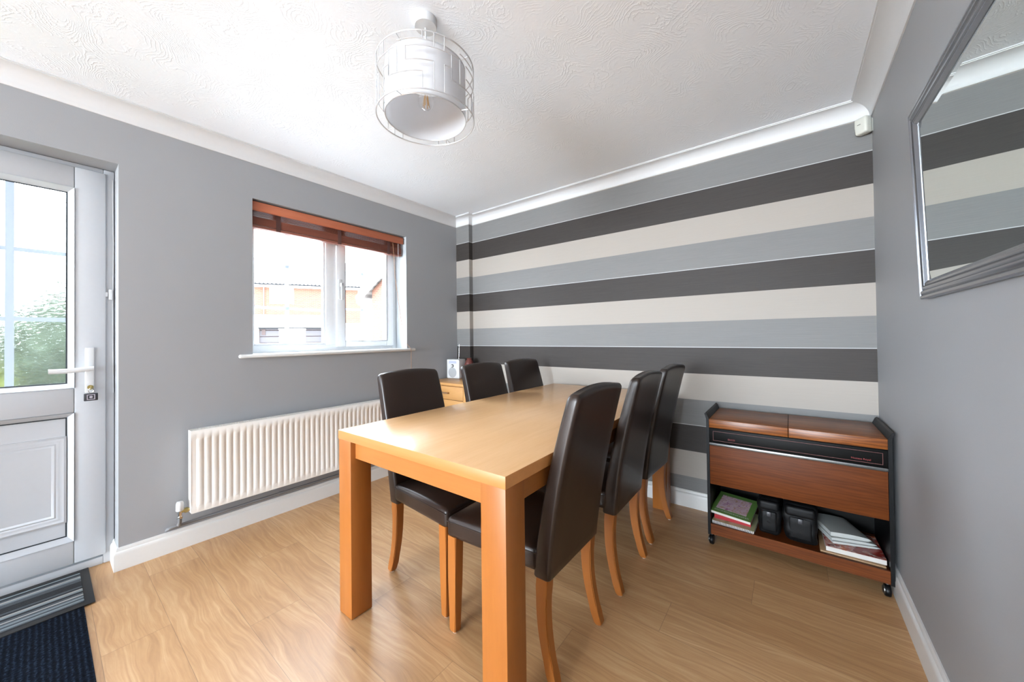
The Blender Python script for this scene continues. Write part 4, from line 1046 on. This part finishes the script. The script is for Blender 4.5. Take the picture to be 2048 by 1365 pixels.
# ================================================================== OUTSIDE
def build_outside():
    k = M('grass_and_paving'); v = k.pos('World')
    k.col(k.ramp(k.noise(v, 12, 4), [(0.35, lin((52, 70, 30))), (0.65, lin((84, 100, 44)))])); k.set(Roughness=0.9)
    bm = bmesh.new(); bm_box(bm, -4.4, -TW-0.02, -7.5, -2.2, -0.25, -0.17)
    structure(mesh_obj('lawn', bm, k.m), 'green lawn outside the back door')
    pave = plain('pale_paving', (204, 202, 198), 0.9, nscale=8)
    bm = bmesh.new(); bm_box(bm, -45, -TW-0.02, -30, 34, -0.34, -0.26)
    structure(mesh_obj('ground', bm, pave), 'pale paved drive outside')
    leafm = M('hedge_leaves'); v = leafm.pos(); leafm.col(leafm.ramp(leafm.noise(v, 9, 5, 0.7), [(0.35, lin((30, 42, 29))), (0.55, lin((52, 68, 46))), (0.7, lin((80, 92, 66)))])); leafm.set(Roughness=0.7)
    def bush(x, y, z0, r, h, label, mat, seed):
        rnd = random.Random(seed); bm = bmesh.new()
        core = [[(x+0.80*r*math.sin(b_)*math.cos(a_), y+0.96*r*math.sin(b_)*math.sin(a_), z0+h*0.42+h*0.44*math.cos(b_)) for a_ in [2*PI*j/18 for j in range(18)]] for b_ in [0.05+2.3*i/10 for i in range(11)]]
        bm_loft(bm, core)
        for i in range(7000):
            a, b = rnd.random()*2*PI, math.acos(rnd.uniform(-0.6, 1)); q = rnd.uniform(0.72, 1.02)
            c = Vector((x+r*q*math.sin(b)*math.cos(a), y+r*1.2*q*math.sin(b)*math.sin(a), z0+h*0.42+h*0.55*q*math.cos(b)))
            s = rnd.uniform(0.03, 0.06); n = Vector((rnd.uniform(-1, 1), rnd.uniform(-1, 1), rnd.uniform(-1, 1))).normalized(); u = n.orthogonal().normalized(); w_ = n.cross(u)
            vs = [bm.verts.new(c+u*s), bm.verts.new(c+w_*s*0.5), bm.verts.new(c-u*s), bm.verts.new(c-w_*s*0.5)]; bm.faces.new(vs)
        o = mesh_obj('foliage', bm, mat, None, False, (0, 0, 0), recalc=False)
        t = empty('garden_bush', (x, y, z0)); tag(t, label, 'bush'); o.parent = t; o.location = (-x, -y, -z0)
        bm = bmesh.new()
        for i in range(5):
            a = i*1.26; bm_cyl(bm, (x, y, z0), (x+0.5*r*math.cos(a), y+0.5*r*math.sin(a), z0+h*0.5), 0.025, 0.01, 8)
        mesh_obj('stem', bm, plain('bark', (90, 74, 60), 0.9), t, False, (-x, -y, -z0))
    lime = M('lime_leaves'); v = lime.pos(); lime.col(lime.ramp(lime.noise(v, 9, 5, 0.7), [(0.35, lin((66, 78, 9))), (0.6, lin((92, 100, 16)))])); lime.set(Roughness=0.7)
    bush(-3.1, -2.20, -0.20, 0.95, 2.30, 'grey-green bush seen through the right of the door glass', leafm.m, 3)
    bush(-1.95, -3.38, -0.20, 0.50, 1.55, 'lime green bush seen at the left of the door glass', lime.m, 5)
    # facing terrace, 24 m off and turned 30 degrees
    X0 = Vector((-23.55, 7.366, 0)); du = Vector((0.507, 0.862, 0)); rz = math.atan2(du.y, du.x)
    k = M('orange_brick'); v = k.pos(); br = k.new('ShaderNodeTexBrick'); k.l.new(k.mapping(v, (1, 1, 1), (PI/2, 0, 0)), br.inputs['Vector'])
    br.inputs['Color1'].default_value = lin((98, 60, 45)); br.inputs['Color2'].default_value = lin((86, 52, 39)); br.inputs['Mortar'].default_value = lin((112, 92, 76))
    br.inputs['Scale'].default_value = 1.0; br.inputs['Brick Width'].default_value = 0.225; br.inputs['Row Height'].default_value = 0.075; br.inputs['Mortar Size'].default_value = 0.006
    k.col(br.outputs[0]); k.set(Roughness=0.9); brick = k.m
    k = M('pantile_roof'); v = k.pos(); wv = k.new('ShaderNodeTexWave', wave_type='BANDS', bands_direction='X'); k.l.new(v, wv.inputs[0]); wv.inputs['Scale'].default_value = 1.05
    k.col(k.mix(wv.outputs['Fac'], lin((92, 86, 83)), lin((122, 116, 113)))); k.set(Roughness=0.9); roofm = k.m
    ext_white = plain('white_render', (225, 224, 220), 0.8); gar = plain('mauve_grey_garage_door', (54, 50, 53), 0.6); dk = plain('dark_gutter', (22, 23, 25), 0.7, 0.0, 0.2)
    win = mat_glass('far_window_glass')
    g0 = -0.26
    def house(name, label, s0, s1, panels, garage, rx0, depth=8.0, eave=4.84, ridge=7.2):
        t = empty(name, X0+du*((s0+s1)/2)+Vector((0, 0, g0)), rz); tag(t, label, 'house')
        c = (s0+s1)/2
        def part(n, bm, m, par=t, smooth=False): return mesh_obj(n, bm, m, par, smooth, (0, 0, -g0) if par is t else None)
        a, b = s0-c, s1-c
        bm = bmesh.new(); bm_box(bm, a, b, 0, depth, g0, eave-0.12); part('wall', bm, brick)
        bm = bmesh.new()
        sec = [[(x, -0.35, eave-0.10), (x, 4.0, ridge), (x, depth+0.35, eave-0.10), (x, depth+0.35, eave-0.02), (x, 4.0, ridge+0.1), (x, -0.35, eave-0.02)] for x in (a, b)]
        bm_loft(bm, sec); part('roof', bm, roofm)
        bm = bmesh.new(); bm_box(bm, a, b, -0.36, 0.0, eave-0.22, eave-0.10); part('fascia', bm, ext_white)
        bm = bmesh.new(); n = int((b-a)/0.22)
        for i in range(n): x = a+(i+0.5)*(b-a)/n; bm_lathe(bm, [(0.06, -0.44), (0.06, -0.34)], (x, 0, eave-0.045), 8, 'Y')
        bm_box(bm, a, b, -0.40, -0.36, eave-0.085, eave-0.035)
        part('gutter', bm, dk)
        for p0, p1, z0, z1 in panels:
            bm = bmesh.new(); bm_box(bm, p0-c, p1-c, -0.05, 0.0, z0, z1, 0.01); part('white_panel', bm, ext_white)
        for p0, p1, z0, z1 in [(q[0]+0.15, q[1]-0.15, q[2]+0.15, q[3]-0.12) for q in panels if q[3]-q[2] > 0.9]:
            bm = bmesh.new(); frame_ = ((p0-c, p1-c, z0, z0+0.06), (p0-c, p1-c, z1-0.06, z1), (p0-c, p0-c+0.06, z0, z1), (p1-c-0.06, p1-c, z0, z1))
            for q in frame_: bm_box(bm, q[0], q[1], -0.08, -0.05, q[2], q[3])
            f = part('window_frame', bm, ext_white)
            bm = bmesh.new(); bm_box(bm, p0-c+0.06, p1-c-0.06, -0.065, -0.055, z0+0.06, z1-0.06); part('pane', bm, plain('bright_curtained_pane', (215, 218, 222), 0.3), f)
        if garage:
            p0, p1, zt = garage
            bm = bmesh.new(); bm_box(bm, p0-c-0.35, p1-c+0.35, -0.30, 0.0, zt+0.02, zt+0.85); part('porch_canopy', bm, ext_white)
            bm = bmesh.new(); z = g0
            while z < zt: bm_box(bm, p0-c, p1-c, -0.06, 0.0, z, min(z+0.40, zt), 0.03, 1); z += 0.415
            part('garage_door', bm, gar)
            bm = bmesh.new(); bm_box(bm, p0-c, p1-c, -0.29, -0.02, zt-0.055, zt+0.02); part('lintel', bm, dk)
            bm = bmesh.new(); bm_box(bm, p0-c-0.35, p0-c-0.02, -0.30, 0, g0, zt+0.02); bm_box(bm, p1-c+0.02, p1-c+0.35, -0.30, 0, g0, zt+0.02); part('pier', bm, ext_white)
        return t, c
    t, c = house('terraced_house', 'pale brick house with mauve-grey garage door, seen through the left window pane', -6.0, 2.35, [(-4.2, -2.9, 3.55, 4.62), (-1.14, 0.24, 3.55, 4.62), (-6.0, 2.35, 2.10, 2.80)], (-1.7, 1.89, 1.97), 0)
    bm = bmesh.new(); bm_cyl(bm, (-1.45-c, -0.07, 2.7), (-1.45-c, -0.07, 4.65), 0.04); mesh_obj('downpipe', bm, plain('rust_brown_pipe', (150, 110, 90), 0.6), t, True, (0, 0, -g0))
    bm = bmesh.new(); bm_box(bm, -1.56-c, -1.36-c, -0.09, -0.06, 1.50, 1.88); mesh_obj('brown_notice', bm, plain('brown_notice', (44, 24, 18), 0.6), t, False, (0, 0, -g0))
    house('terraced_house', 'pale brick house with white panels, seen through the right window pane', 2.35, 9.5, [(1.33+1.05, 3.34, 3.55, 4.62), (4.18, 5.6, 3.55, 4.62), (2.36, 9.5, 0.3, 2.3)], None, 0)
    # white box in front of the garage
    P = CAM + (Vector((-0.608, 0.794, 0))*13.0) + Vector((0.794, 0.608, 0))*((584.5-1024)/722.4*13.0)
    tb = empty('utility_cabinet', (P.x, P.y, g0), rz-0.1); tag(tb, 'plain white box standing outside in front of the mauve-grey garage door', 'cabinet')
    bm = bmesh.new(); bm_box(bm, -0.37, 0.37, -0.2, 0.2, 0, 1.80, 0.02); mesh_obj('casing', bm, ext_white, tb, True)
    bm = bmesh.new(); bm_box(bm, -0.385, 0.385, -0.215, 0.215, 1.79, 1.835, 0.015); mesh_obj('cap', bm, ext_white, tb, True)
    bm = bmesh.new(); bm_box(bm, -0.33, -0.01, -0.212, -0.2, 0.1, 1.7, 0.004); bm_box(bm, 0.01, 0.33, -0.212, -0.2, 0.1, 1.7, 0.004); mesh_obj('cabinet_door', bm, ext_white, tb, True)
    # nearer gabled house on the right, gable facing the window
    gy = 6.0
    t = empty('gabled_house', (-9.0, gy+3, g0)); tag(t, 'nearer brick house with white sloping bargeboard, at the right of the window view', 'house')
    L = (9.0, -(gy+3), -g0)
    part = lambda n, bm, m, s=False: mesh_obj(n, bm, m, t, s, L)
    # gable polygon: verge climbs to the right
    sl = 0.52; xA = -12.0; zA = 3.10
    top = lambda x: zA + (x-xA)*sl
    bm = bmesh.new(); xs = (-11.50, -6.2); 
    bm_loft(bm, [[(xs[0], y, g0), (xs[1], y, g0), (xs[1], y, top(xs[1])-0.1), (xs[0], y, top(xs[0])-0.1)] for y in (gy, gy+6)])
    part('wall', bm, brick)
    bm = bmesh.new(); bm_loft(bm, [[(xA-0.25, y, top(xA-0.25)-0.24), (-6.2, y, top(-6.2)-0.24), (-6.2, y, top(-6.2)), (xA-0.25, y, top(xA-0.25))] for y in (gy-0.30, gy-0.24)]); part('bargeboard', bm, ext_white)
    bm = bmesh.new(); bm_loft(bm, [[(xA-0.3, y, top(xA-0.3)-0.02), (-6.2, y, top(-6.2)-0.02), (-6.2, y, top(-6.2)+0.09), (xA-0.3, y, top(xA-0.3)+0.09)] for y in (gy-0.33, gy+6)]); part('roof', bm, roofm)
    bm = bmesh.new(); bm_box(bm, -12.15, -11.5, gy+0.6, gy+6, g0, 2.9); part('alcove_shade_wall', bm, dk)  # dark colour stands in for shade in the alcove
    bm = bmesh.new(); bm_box(bm, -12.15, -12.02, gy+0.0, gy+0.6, g0, 2.95); part('porch_post', bm, ext_white)
build_outside()
